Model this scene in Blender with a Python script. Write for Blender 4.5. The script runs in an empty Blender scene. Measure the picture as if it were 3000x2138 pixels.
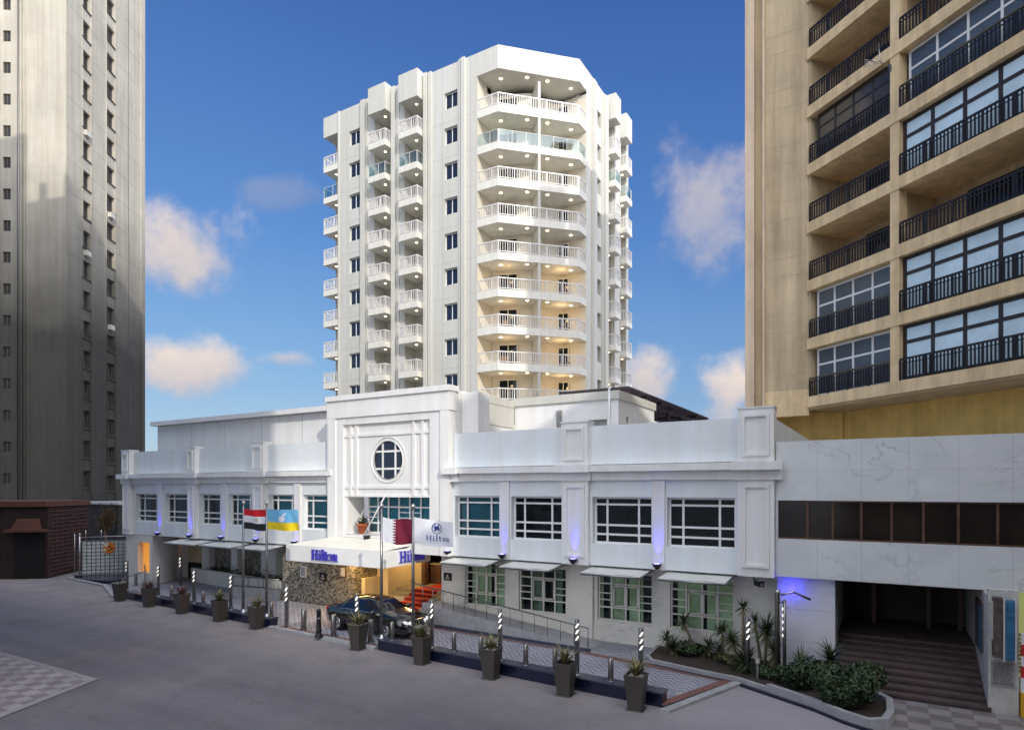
import bpy, bmesh, math, random
from mathutils import Vector, Matrix
random.seed(7)
PI = math.pi
scene = bpy.context.scene
COL = scene.collection
# ------------------------------------------------------------------ materials
M = {}
def nodemat(name):
    m = bpy.data.materials.new(name); m.use_nodes = True
    nt = m.node_tree; b = nt.nodes['Principled BSDF']
    return m, nt, b
def mat(name, col, rough=.6, metal=0., var=.10, scale=1.5, bump=0., spec=.4, streak=0., emit=None, estr=0., detail=5, coat=0., bscale=None, low_shade=None):
    m, nt, b = nodemat(name); N = nt.nodes; L = nt.links
    tc = N.new('ShaderNodeTexCoord')
    no = N.new('ShaderNodeTexNoise'); no.inputs['Scale'].default_value = scale; no.inputs['Detail'].default_value = detail
    no.inputs['Roughness'].default_value = .62
    L.new(tc.outputs['Object'], no.inputs['Vector'])
    rp = N.new('ShaderNodeValToRGB')
    rp.color_ramp.elements[0].position = .3; rp.color_ramp.elements[1].position = .7
    lo = [c*(1-var) for c in col]; hi = [min(1, c*(1+var)) for c in col]
    rp.color_ramp.elements[0].color = (*lo, 1); rp.color_ramp.elements[1].color = (*hi, 1)
    L.new(no.outputs['Fac'], rp.inputs['Fac'])
    out = rp.outputs['Color']
    if streak > 0:
        mp = N.new('ShaderNodeMapping'); mp.inputs['Scale'].default_value = (1.6, 1.6, .07)
        L.new(tc.outputs['Object'], mp.inputs['Vector'])
        n2 = N.new('ShaderNodeTexNoise'); n2.inputs['Scale'].default_value = 1.2; n2.inputs['Detail'].default_value = 7
        n2.inputs['Roughness'].default_value = .7
        L.new(mp.outputs['Vector'], n2.inputs['Vector'])
        r2 = N.new('ShaderNodeValToRGB'); r2.color_ramp.elements[0].position = .38; r2.color_ramp.elements[1].position = .62
        k = 1-streak
        r2.color_ramp.elements[0].color = (k, k*.97, k*.93, 1); r2.color_ramp.elements[1].color = (1, 1, 1, 1)
        L.new(n2.outputs['Fac'], r2.inputs['Fac'])
        mx = N.new('ShaderNodeMix'); mx.data_type = 'RGBA'; mx.blend_type = 'MULTIPLY'; mx.inputs['Factor'].default_value = 1
        L.new(out, mx.inputs['A']); L.new(r2.outputs['Color'], mx.inputs['B']); out = mx.outputs['Result']
    if low_shade:  # painted shade: base colour darkens towards the bottom
        z0, z1, k = low_shade
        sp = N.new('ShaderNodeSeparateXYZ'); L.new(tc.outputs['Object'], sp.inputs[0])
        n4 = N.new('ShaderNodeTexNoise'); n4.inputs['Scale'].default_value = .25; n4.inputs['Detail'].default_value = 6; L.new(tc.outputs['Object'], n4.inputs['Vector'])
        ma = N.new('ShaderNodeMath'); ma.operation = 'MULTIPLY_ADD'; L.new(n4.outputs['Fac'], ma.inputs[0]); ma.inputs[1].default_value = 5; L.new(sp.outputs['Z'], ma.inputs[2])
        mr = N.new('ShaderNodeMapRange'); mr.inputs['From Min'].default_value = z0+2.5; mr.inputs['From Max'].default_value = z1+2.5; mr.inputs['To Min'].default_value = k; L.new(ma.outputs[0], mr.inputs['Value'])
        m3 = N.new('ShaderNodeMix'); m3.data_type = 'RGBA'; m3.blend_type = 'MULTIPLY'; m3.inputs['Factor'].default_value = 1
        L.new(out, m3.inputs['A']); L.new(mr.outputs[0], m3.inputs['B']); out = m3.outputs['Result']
    L.new(out, b.inputs['Base Color'])
    b.inputs['Roughness'].default_value = rough; b.inputs['Metallic'].default_value = metal
    b.inputs['Specular IOR Level'].default_value = spec
    if coat: b.inputs['Coat Weight'].default_value = coat
    if emit:
        b.inputs['Emission Color'].default_value = (*emit, 1); b.inputs['Emission Strength'].default_value = estr
    if 'glass' in name and bump == 0: bump, bscale = .05, 1.6
    if bump > 0:
        n3 = N.new('ShaderNodeTexNoise'); n3.inputs['Scale'].default_value = bscale or scale*8; n3.inputs['Detail'].default_value = 6
        L.new(tc.outputs['Object'], n3.inputs['Vector'])
        bp = N.new('ShaderNodeBump'); bp.inputs['Strength'].default_value = bump; bp.inputs['Distance'].default_value = .03
        L.new(n3.outputs['Fac'], bp.inputs['Height']); L.new(bp.outputs['Normal'], b.inputs['Normal'])
    M[name] = m; return m

mat('white_paint', (.80, .80, .79), .55, var=.04, scale=.6, streak=.08, bump=.05)
mat('wing_paint', (.76, .80, .825), .5, var=.05, scale=.5, streak=.04, bump=.04)
mat('slab_paint', (.77, .755, .69), .6, var=.04, scale=.8, streak=.08, bump=.03)
mat('tower_paint', (.595, .59, .545), .6, var=.035, scale=.35, streak=.06, bump=.03)
mat('balcony_inside', (.70, .65, .54), .65, var=.05, scale=.8)
mat('trim_white', (.83, .83, .825), .5, var=.03, scale=.9, streak=.07, bump=.04)
mat('frame_white', (.80, .80, .80), .35, var=.02, scale=2)
mat('rail_white', (.70, .68, .66), .4, var=.02, scale=2)
mat('gf_frame', (.72, .69, .61), .4, var=.05, scale=2)
mat('dark_frame', (.035, .026, .026), .35, var=.2, scale=2)
mat('rail_black', (.012, .012, .018), .45, var=.2, scale=2)
mat('rail_top', (.09, .075, .05), .5, var=.2, scale=2)
mat('concrete_tan', (.62, .485, .31), .8, var=.16, scale=.45, streak=.26, bump=.25)
mat('concrete_edge', (.74, .58, .42), .75, var=.12, scale=.8, streak=.18, bump=.2)
mat('slab_tan', (.82, .62, .37), .75, var=.13, scale=1.2, streak=.22, bump=.2)
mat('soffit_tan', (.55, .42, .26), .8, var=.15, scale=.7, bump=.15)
mat('ochre_wall', (.84, .58, .19), .75, var=.14, scale=.8, bump=.15, streak=.15)
mat('old_concrete', (.51, .475, .40), .85, var=.12, scale=.3, streak=.14, bump=.3, low_shade=(21, 37, .16))  # lower storeys coloured darker to deepen the cast shadow there
mat('dull_glass', (.05, .05, .052), .5, var=.5, scale=.9, spec=.12)
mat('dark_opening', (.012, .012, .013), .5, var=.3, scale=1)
mat('asphalt_line', (.24, .225, .235), .8, var=.15, scale=2)
mat('kerb_stone', (.33, .33, .335), .75, var=.18, scale=3, bump=.2)
mat('navy_gloss', (.008, .010, .034), .16, var=.25, scale=2, spec=.6)
mat('navy_top', (.05, .055, .085), .25, var=.2, scale=3, spec=.6)
mat('steel', (.52, .51, .50), .30, metal=1, var=.1, scale=4)
mat('bronze_steel', (.33, .31, .29), .34, metal=.95, var=.15, scale=5)
mat('steel_dark', (.24, .235, .24), .32, metal=.9, var=.12, scale=4)
mat('pot_brown', (.062, .052, .045), .48, var=.14, scale=6, bump=.05)
mat('soil', (.05, .036, .028), .95, var=.4, scale=9, bump=.6)
mat('pebble', (.62, .60, .56), .7, var=.3, scale=25, bump=.4)
mat('leaf_green', (.055, .085, .03), .55, var=.45, scale=5)
mat('leaf_dark', (.028, .050, .022), .6, var=.5, scale=3)
mat('leaf_yellow', (.22, .19, .075), .55, var=.45, scale=8)
mat('leaf_red', (.11, .05, .04), .6, var=.5, scale=8)
mat('bark', (.17, .13, .09), .9, var=.3, scale=8, bump=.5)
mat('dead_twig', (.15, .09, .045), .9, var=.3, scale=8)
mat('awning_cloth', (.62, .62, .58), .7, var=.08, scale=2)
mat('canopy_white', (.80, .80, .78), .5, var=.04, scale=1)
mat('canopy_roof', (.74, .71, .62), .7, var=.08, scale=1.2, bump=.1)
mat('letter_blue', (.045, .04, .30), .35, var=.05, scale=3, emit=(.10, .08, .75), estr=.15)
mat('letter_side', (.55, .55, .72), .4, var=.05, scale=3)
mat('carpet_shade', (.16, .014, .010), .9, var=.15, scale=8)  # darker copy of the carpet red, shading of the step fronts painted in
mat('carpet_red', (.55, .055, .022), .85, var=.12, scale=8, bump=.2)
mat('step_stone', (.36, .31, .22), .6, var=.15, scale=4)
mat('warm_plaster', (.72, .60, .38), .6, var=.05, scale=2)
mat('wood_brown', (.10, .05, .03), .5, var=.3, scale=3)
mat('lobby_dark', (.05, .038, .028), .5, var=.3, scale=1)
mat('entry_dark', (.035, .028, .026), .6, var=.3, scale=1)
mat('stair_red', (.095, .066, .062), .7, var=.25, scale=3, bump=.2)
mat('stair_nosing', (.05, .036, .035), .7, var=.25, scale=3)
mat('board_blue', (.03, .13, .25), .6, var=.4, scale=4, bump=.2)
mat('board_rust', (.10, .075, .07), .7, var=.5, scale=5, bump=.3)
mat('old_white', (.60, .60, .57), .7, var=.12, scale=3, streak=.2, bump=.3)
mat('paper_grey', (.36, .33, .32), .8, var=.1, scale=6)
mat('ink', (.10, .09, .09), .8, var=.1, scale=6)
mat('yellow_paint', (.70, .38, .015), .5, var=.15, scale=3)
mat('red_paint', (.50, .03, .03), .5, var=.1, scale=3)
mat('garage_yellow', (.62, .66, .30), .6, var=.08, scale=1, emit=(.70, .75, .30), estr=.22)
mat('black_plastic', (.012, .012, .013), .35, var=.2, scale=3)
mat('plaque_black', (.018, .017, .018), .3, var=.1, scale=3)
mat('plaque_text', (.62, .60, .55), .5, var=.05, scale=3)
mat('terracotta', (.50, .13, .05), .7, var=.15, scale=6)
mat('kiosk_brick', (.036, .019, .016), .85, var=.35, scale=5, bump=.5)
mat('kiosk_roof', (.13, .05, .035), .7, var=.18, scale=2)
mat('kiosk_lattice', (.10, .048, .042), .7, var=.25, scale=3)
mat('kiosk_door', (.010, .006, .005), .7, var=.3, scale=2)
mat('annex_wall', (.02, .019, .020), .85, var=.3, scale=1)
mat('screen_panel', (.80, .84, .80), .35, var=.15, scale=2)
mat('screen_grid', (.07, .075, .085), .5, var=.2, scale=3)
mat('sign_orange', (.75, .22, .03), .5, var=.25, scale=6)
mat('sign_cream', (.75, .70, .5), .5, var=.1, scale=6)
mat('car_black', (.004, .004, .0045), .14, var=.1, scale=3, spec=.6, coat=.8)
mat('car_glass', (.006, .008, .010), .03, var=.1, scale=3, spec=.8)
mat('tyre', (.010, .010, .010), .8, var=.2, scale=8)
mat('chrome', (.75, .75, .76), .12, metal=1, var=.04, scale=3)
mat('headlight', (.85, .86, .88), .08, var=.03, scale=3, spec=.9, emit=(1, .98, .92), estr=.35)
mat('tail_red', (.45, .012, .012), .15, var=.1, scale=3, spec=.7, emit=(1, .02, .02), estr=.12)
mat('plate', (.70, .70, .70), .5, var=.03, scale=3)
mat('flag_red', (.62, .012, .022), .75, var=.05, scale=3)
mat('flag_white', (.80, .80, .84), .75, var=.04, scale=3)
mat('flag_black', (.015, .015, .016), .75, var=.1, scale=3)
mat('flag_blue', (.18, .48, .74), .75, var=.05, scale=3)
mat('flag_yellow', (.85, .62, .01), .75, var=.05, scale=3)
mat('flag_maroon', (.16, .008, .030), .75, var=.06, scale=3)
mat('flag_gold', (.62, .50, .35), .75, var=.05, scale=3)
mat('logo_blue', (.02, .045, .24), .6, var=.05, scale=3)
mat('logo_pale', (.55, .58, .72), .6, var=.05, scale=3)
mat('ac_white', (.60, .58, .52), .5, var=.08, scale=3)
mat('dark_timber', (.045, .032, .040), .7, var=.3, scale=3)
mat('light_warm', (1, .9, .7), .5, emit=(1.0, .74, .42), estr=9)
mat('light_white', (1, 1, 1), .4, emit=(1.0, .93, .80), estr=1.1)
mat('light_blue', (.3, .3, 1), .4, emit=(.25, .22, 1.0), estr=4)
mat('niche_orange', (.80, .40, .10), .6, var=.12, scale=1.5, emit=(1.0, .36, .045), estr=.55)
mat('sky_sheen', (.56, .70, .79), .16, var=.16, scale=.9, spec=.6, emit=(.55, .75, .9), estr=.07)  # sky reflection put in as pale base colour and slight glow
mat('bright_clear', (.40, .52, .58), .12, var=.2, scale=1.1, spec=.6)
mat('grey_glass', (.09, .11, .14), .12, var=.12, scale=.8, spec=.5)
mat('smoke_glass', (.055, .045, .038), .08, var=.35, scale=.7, spec=.5)
mat('dark_glass', (.006, .009, .011), .06, var=.5, scale=.9, spec=.28)
mat('brown_glass', (.016, .012, .010), .10, var=.6, scale=.6, spec=.4)
mat('blue_glass', (.015, .022, .045), .05, var=.2, scale=.6, spec=.55)
mat('curtain_teal', (.05, .29, .40), .8, var=.12, scale=2)
mat('curtain_deep', (.045, .19, .27), .8, var=.3, scale=1)
mat('curtain_green', (.27, .34, .25), .8, var=.7, scale=.8, emit=(.42, .50, .27), estr=.09)  # faint glow stands in for room light behind the curtain
mat('curtain_dim', (.15, .19, .14), .8, var=.8, scale=1.0, emit=(.32, .45, .25), estr=.02)  # same painted room light, weaker
mat('roof_grey', (.45, .45, .43), .85, var=.1, scale=1)
mat('caster_block', (.42, .38, .32), .8, var=.1, scale=.4)
mat('wicker', (.20, .11, .05), .8, var=.3, scale=9)
mat('shutter_brown', (.10, .085, .065), .6, var=.3, scale=2)
mat('vent_grey', (.33, .33, .33), .6, var=.1, scale=4)

def pane_mat():
    m, nt, b = nodemat('clear_pane'); N = nt.nodes; L = nt.links
    N.remove(b); o = N['Material Output']
    t = N.new('ShaderNodeBsdfTransparent'); t.inputs['Color'].default_value = (.80, .90, .90, 1)
    g = N.new('ShaderNodeBsdfGlossy'); g.inputs['Roughness'].default_value = .03; g.inputs['Color'].default_value = (.8, .88, .9, 1)
    f = N.new('ShaderNodeFresnel'); f.inputs['IOR'].default_value = 1.5
    mx = N.new('ShaderNodeMixShader')
    L.new(f.outputs[0], mx.inputs[0]); L.new(t.outputs[0], mx.inputs[1]); L.new(g.outputs[0], mx.inputs[2]); L.new(mx.outputs[0], o.inputs['Surface'])
    M['clear_pane'] = m
    m, nt, b = nodemat('rail_glass'); N = nt.nodes; L = nt.links
    N.remove(b); o = N['Material Output']
    t = N.new('ShaderNodeBsdfTransparent'); t.inputs['Color'].default_value = (.66, .78, .77, 1)
    g = N.new('ShaderNodeBsdfGlossy'); g.inputs['Roughness'].default_value = .04; g.inputs['Color'].default_value = (.75, .85, .88, 1)
    mx = N.new('ShaderNodeMixShader'); mx.inputs[0].default_value = .16
    L.new(t.outputs[0], mx.inputs[1]); L.new(g.outputs[0], mx.inputs[2]); L.new(mx.outputs[0], o.inputs['Surface'])
    M['rail_glass'] = m
pane_mat()

def tile_mat(name, c1, c2, cm, w, h, rot=0, offset=.5, mortar=.012, var=.35, rough=.7, bump=.25, checker=False, plane='XY', mort_smooth=.2):
    m, nt, b = nodemat(name); N = nt.nodes; L = nt.links
    tc = N.new('ShaderNodeTexCoord'); mp = N.new('ShaderNodeMapping')
    mp.inputs['Rotation'].default_value = (0, 0, rot)
    if plane == 'XZ':
        mp.inputs['Rotation'].default_value = (PI/2, 0, 0)
    L.new(tc.outputs['Object'], mp.inputs['Vector'])
    no = N.new('ShaderNodeTexNoise'); no.inputs['Scale'].default_value = .9; no.inputs['Detail'].default_value = 6
    L.new(tc.outputs['Object'], no.inputs['Vector'])
    if checker:
        ck = N.new('ShaderNodeTexChecker'); mp.inputs['Scale'].default_value = (1/w, 1/h, 1)
        mp.inputs['Location'].default_value = (0, 0, .5)
        ck.inputs['Scale'].default_value = 1.0
        ck.inputs['Color1'].default_value = (*c1, 1); ck.inputs['Color2'].default_value = (*c2, 1)
        L.new(mp.outputs[0], ck.inputs['Vector']); out = ck.outputs['Color']; hgt = None
    else:
        br = N.new('ShaderNodeTexBrick'); br.inputs['Scale'].default_value = 1
        br.inputs['Brick Width'].default_value = w; br.inputs['Row Height'].default_value = h; br.inputs['Mortar Size'].default_value = mortar
        br.inputs['Mortar Smooth'].default_value = mort_smooth
        br.offset = offset
        br.inputs['Color1'].default_value = (*c1, 1); br.inputs['Color2'].default_value = (*c2, 1); br.inputs['Mortar'].default_value = (*cm, 1)
        L.new(mp.outputs[0], br.inputs['Vector']); out = br.outputs['Color']; hgt = br.outputs['Fac']
    rp = N.new('ShaderNodeValToRGB'); rp.color_ramp.elements[0].position = .3; rp.color_ramp.elements[1].position = .72
    rp.color_ramp.elements[0].color = (1-var,)*3+(1,); rp.color_ramp.elements[1].color = (1, 1, 1, 1)
    L.new(no.outputs['Fac'], rp.inputs['Fac'])
    mx = N.new('ShaderNodeMix'); mx.data_type = 'RGBA'; mx.blend_type = 'MULTIPLY'; mx.inputs['Factor'].default_value = 1
    L.new(out, mx.inputs['A']); L.new(rp.outputs['Color'], mx.inputs['B']); L.new(mx.outputs['Result'], b.inputs['Base Color'])
    b.inputs['Roughness'].default_value = rough
    if hgt is not None and bump:
        bp = N.new('ShaderNodeBump'); bp.inputs['Strength'].default_value = bump; bp.inputs['Distance'].default_value = .02; bp.invert = True
        L.new(hgt, bp.inputs['Height']); L.new(bp.outputs['Normal'], b.inputs['Normal'])
    M[name] = m
tile_mat('paving', (.29, .29, .33), (.37, .37, .41), (.15, .15, .17), .42, .21, rot=PI/4, var=.35)
tile_mat('checker_tile', (.25, .205, .215), (.36, .335, .35), (.2, .2, .2), .46, .40, checker=True, var=.4)
tile_mat('checker_tile_fine', (.19, .165, .16), (.30, .275, .265), (.2, .2, .2), .50, .50, checker=True, var=.3)
tile_mat('brick_red', (.20, .085, .065), (.26, .12, .09), (.14, .09, .08), .22, .11, rot=0, var=.3)

def herring_mat():
    # light zig-zag paving: stripes displaced by a triangle wave
    m, nt, b = nodemat('herringbone'); N = nt.nodes; L = nt.links
    tc = N.new('ShaderNodeTexCoord'); sp = N.new('ShaderNodeSeparateXYZ'); L.new(tc.outputs['Object'], sp.inputs[0])
    def mth(op, a, bb=None):
        n = N.new('ShaderNodeMath'); n.operation = op
        for i, v in enumerate((a, bb)):
            if v is None: continue
            if isinstance(v, (int, float)): n.inputs[i].default_value = v
            else: L.new(v, n.inputs[i])
        return n.outputs[0]
    zig = mth('PINGPONG', sp.outputs['X'], .32)
    yy = mth('ADD', sp.outputs['Y'], zig)
    st = mth('PINGPONG', yy, .13)
    nb = N.new('ShaderNodeTexNoise'); nb.inputs['Scale'].default_value = 3.2; nb.inputs['Detail'].default_value = 3
    L.new(tc.outputs['Object'], nb.inputs['Vector'])
    st2 = mth('ADD', mth('DIVIDE', st, .13), mth('MULTIPLY', mth('SUBTRACT', nb.outputs['Fac'], .5), .9))
    rp = N.new('ShaderNodeValToRGB'); rp.color_ramp.elements[0].position = .25; rp.color_ramp.elements[1].position = .8
    rp.color_ramp.elements[0].color = (.20, .20, .235, 1); rp.color_ramp.elements[1].color = (.40, .40, .44, 1)
    L.new(st2, rp.inputs['Fac']); 
    no = N.new('ShaderNodeTexNoise'); no.inputs['Scale'].default_value = .7; no.inputs['Detail'].default_value = 6
    L.new(tc.outputs['Object'], no.inputs['Vector'])
    r2 = N.new('ShaderNodeValToRGB'); r2.color_ramp.elements[0].position = .3; r2.color_ramp.elements[1].position = .7
    r2.color_ramp.elements[0].color = (.72, .70, .70, 1); r2.color_ramp.elements[1].color = (1, 1, 1, 1); L.new(no.outputs['Fac'], r2.inputs['Fac'])
    mx = N.new('ShaderNodeMix'); mx.data_type = 'RGBA'; mx.blend_type = 'MULTIPLY'; mx.inputs['Factor'].default_value = 1
    L.new(rp.outputs['Color'], mx.inputs['A']); L.new(r2.outputs['Color'], mx.inputs['B']); L.new(mx.outputs['Result'], b.inputs['Base Color'])
    b.inputs['Roughness'].default_value = .65
    M['herringbone'] = m
herring_mat()

def road_mat():
    m, nt, b = nodemat('asphalt'); N = nt.nodes; L = nt.links
    tc = N.new('ShaderNodeTexCoord')
    def noise(s, d, mapscale=None, rot=0):
        n = N.new('ShaderNodeTexNoise'); n.inputs['Scale'].default_value = s; n.inputs['Detail'].default_value = d; n.inputs['Roughness'].default_value = .6
        if mapscale:
            mp = N.new('ShaderNodeMapping'); mp.inputs['Scale'].default_value = mapscale; mp.inputs['Rotation'].default_value = (0, 0, rot)
            L.new(tc.outputs['Object'], mp.inputs['Vector']); L.new(mp.outputs[0], n.inputs['Vector'])
        else: L.new(tc.outputs['Object'], n.inputs['Vector'])
        return n.outputs['Fac']
    def ramp(fac, p0, c0, p1, c1):
        r = N.new('ShaderNodeValToRGB'); r.color_ramp.elements[0].position = p0; r.color_ramp.elements[1].position = p1
        r.color_ramp.elements[0].color = (*c0, 1); r.color_ramp.elements[1].color = (*c1, 1); L.new(fac, r.inputs['Fac']); return r.outputs['Color']
    def mul(a, bb, f=1, t='MULTIPLY'):
        x = N.new('ShaderNodeMix'); x.data_type = 'RGBA'; x.blend_type = t; x.inputs['Factor'].default_value = f
        L.new(a, x.inputs['A']); L.new(bb, x.inputs['B']); return x.outputs['Result']
    c = ramp(noise(.22, 5), .3, (.098, .094, .110), .72, (.148, .141, .154))
    c = mul(c, ramp(noise(.5, 7, (.12, 1.5, 1), .06), .35, (.86, .85, .85), .65, (1.1, 1.08, 1.06)))   # tyre-worn streaks along the street
    c = mul(c, ramp(noise(38, 5), .3, (.68, .68, .68), .7, (1.28, 1.27, 1.25)))
    c = mul(c, ramp(noise(2.5, 8), .42, (1, 1, 1), .75, (1.16, 1.13, 1.1)))
    c = mul(c, ramp(noise(.35, 8), .55, (1, 1, 1), .72, (1.35, 1.20, 1.08)))
    c = mul(c, ramp(noise(1.1, 9), .62, (1, 1, 1), .74, (.72, .71, .72)))
    vo = N.new('ShaderNodeTexVoronoi'); vo.feature = 'DISTANCE_TO_EDGE'; vo.inputs['Scale'].default_value = .42
    nd = N.new('ShaderNodeTexNoise'); nd.inputs['Scale'].default_value = 1.3; nd.inputs['Detail'].default_value = 7; L.new(tc.outputs['Object'], nd.inputs['Vector'])
    va = N.new('ShaderNodeVectorMath'); va.operation = 'SCALE'; va.inputs['Scale'].default_value = 1.6; L.new(nd.outputs['Color'], va.inputs[0])
    vb = N.new('ShaderNodeVectorMath'); vb.operation = 'ADD'; L.new(tc.outputs['Object'], vb.inputs[0]); L.new(va.outputs[0], vb.inputs[1]); L.new(vb.outputs[0], vo.inputs['Vector'])
    cr_ = N.new('ShaderNodeMapRange'); cr_.inputs['From Max'].default_value = .011; cr_.inputs['To Min'].default_value = 1; cr_.inputs['To Max'].default_value = 0; L.new(vo.outputs['Distance'], cr_.inputs['Value'])
    cm = N.new('ShaderNodeMapRange'); cm.inputs['From Min'].default_value = .48; cm.inputs['From Max'].default_value = .6; L.new(noise(.16, 3), cm.inputs['Value'])
    ck = N.new('ShaderNodeMath'); ck.operation = 'MULTIPLY'; L.new(cr_.outputs[0], ck.inputs[0]); L.new(cm.outputs[0], ck.inputs[1])
    ck2 = N.new('ShaderNodeMath'); ck2.operation = 'MULTIPLY'; L.new(ck.outputs[0], ck2.inputs[0]); ck2.inputs[1].default_value = .5
    xc = N.new('ShaderNodeMix'); xc.data_type = 'RGBA'; L.new(ck2.outputs[0], xc.inputs['Factor']); L.new(c, xc.inputs['A']); xc.inputs['B'].default_value = (.05, .047, .05, 1); c = xc.outputs['Result']
    # pale dust against the planter line
    sp = N.new('ShaderNodeSeparateXYZ'); L.new(tc.outputs['Object'], sp.inputs[0])
    mr = N.new('ShaderNodeMapRange'); mr.inputs['From Min'].default_value = 13.2; mr.inputs['From Max'].default_value = 17.5
    L.new(sp.outputs['Y'], mr.inputs['Value'])
    mm = N.new('ShaderNodeMath'); mm.operation = 'MULTIPLY'; L.new(mr.outputs[0], mm.inputs[0]); L.new(noise(.8, 6), mm.inputs[1])
    x = N.new('ShaderNodeMix'); x.data_type = 'RGBA'; L.new(mm.outputs[0], x.inputs['Factor']); L.new(c, x.inputs['A']); x.inputs['B'].default_value = (.36, .31, .29, 1)
    m5 = N.new('ShaderNodeMapRange'); m5.inputs['From Min'].default_value = -8; m5.inputs['From Max'].default_value = -2.5; m5.inputs['To Max'].default_value = .6; L.new(sp.outputs['X'], m5.inputs['Value'])
    m6 = N.new('ShaderNodeMapRange'); m6.inputs['From Min'].default_value = 10; m6.inputs['From Max'].default_value = 17; L.new(sp.outputs['Y'], m6.inputs['Value'])
    m7 = N.new('ShaderNodeMath'); m7.operation = 'MULTIPLY'; L.new(m5.outputs[0], m7.inputs[0]); L.new(m6.outputs[0], m7.inputs[1])
    x2 = N.new('ShaderNodeMix'); x2.data_type = 'RGBA'; L.new(m7.outputs[0], x2.inputs['Factor']); L.new(x.outputs['Result'], x2.inputs['A']); x2.inputs['B'].default_value = (.36, .34, .37, 1); x = x2
    L.new(x.outputs['Result'], b.inputs['Base Color']); b.inputs['Roughness'].default_value = .75
    bp = N.new('ShaderNodeBump'); bp.inputs['Strength'].default_value = .25; bp.inputs['Distance'].default_value = .015
    L.new(noise(45, 4), bp.inputs['Height']); L.new(bp.outputs['Normal'], b.inputs['Normal'])
    M['asphalt'] = m
road_mat()

def marble_mat(name, base, vein, scale=.55, amt=.6):
    m, nt, b = nodemat(name); N = nt.nodes; L = nt.links
    tc = N.new('ShaderNodeTexCoord'); mp = N.new('ShaderNodeMapping'); mp.inputs['Rotation'].default_value = (.2, .9, .3); mp.inputs['Scale'].default_value = (1, 1, 2.2)
    L.new(tc.outputs['Object'], mp.inputs['Vector'])
    def vein_f(s, w, det):
        n = N.new('ShaderNodeTexNoise'); n.inputs['Scale'].default_value = s; n.inputs['Detail'].default_value = det; n.inputs['Roughness'].default_value = .55; n.inputs['Distortion'].default_value = .6
        L.new(mp.outputs[0], n.inputs['Vector'])
        a = N.new('ShaderNodeMath'); a.operation = 'SUBTRACT'; L.new(n.outputs['Fac'], a.inputs[0]); a.inputs[1].default_value = .5
        c = N.new('ShaderNodeMath'); c.operation = 'ABSOLUTE'; L.new(a.outputs[0], c.inputs[0])
        r = N.new('ShaderNodeMapRange'); L.new(c.outputs[0], r.inputs['Value']); r.inputs['From Max'].default_value = w; r.inputs['To Min'].default_value = 1; r.inputs['To Max'].default_value = 0
        return r.outputs[0]
    v = vein_f(scale, .018, 5); n2 = N.new('ShaderNodeTexNoise'); n2.inputs['Scale'].default_value = .5; L.new(tc.outputs['Object'], n2.inputs['Vector'])
    r3 = N.new('ShaderNodeMapRange'); r3.inputs['From Min'].default_value = .4; r3.inputs['From Max'].default_value = .65; L.new(n2.outputs['Fac'], r3.inputs['Value'])
    mu = N.new('ShaderNodeMath'); mu.operation = 'MULTIPLY'; L.new(v, mu.inputs[0]); L.new(r3.outputs[0], mu.inputs[1])
    m2 = N.new('ShaderNodeMath'); m2.operation = 'MULTIPLY'; L.new(mu.outputs[0], m2.inputs[0]); m2.inputs[1].default_value = amt
    x = N.new('ShaderNodeMix'); x.data_type = 'RGBA'; L.new(m2.outputs[0], x.inputs['Factor']); x.inputs['A'].default_value = (*base, 1); x.inputs['B'].default_value = (*vein, 1)
    n4 = N.new('ShaderNodeTexNoise'); n4.inputs['Scale'].default_value = .9; n4.inputs['Detail'].default_value = 7; L.new(tc.outputs['Object'], n4.inputs['Vector'])
    r = N.new('ShaderNodeValToRGB'); r.color_ramp.elements[0].position = .3; r.color_ramp.elements[1].position = .7
    r.color_ramp.elements[0].color = (.84, .85, .86, 1); r.color_ramp.elements[1].color = (1, 1, 1, 1); L.new(n4.outputs['Fac'], r.inputs['Fac'])
    y = N.new('ShaderNodeMix'); y.data_type = 'RGBA'; y.blend_type = 'MULTIPLY'; y.inputs['Factor'].default_value = 1
    L.new(x.outputs['Result'], y.inputs['A']); L.new(r.outputs['Color'], y.inputs['B'])
    L.new(y.outputs['Result'], b.inputs['Base Color']); b.inputs['Roughness'].default_value = .35
    M[name] = m
marble_mat('marble', (.72, .735, .74), (.42, .44, .43), .55, .6)
marble_mat('marble_warm', (.75, .715, .635), (.38, .36, .32), .8, .9)
marble_mat('marble_veined', (.72, .71, .73), (.22, .23, .25), .75, 1.0)

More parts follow.
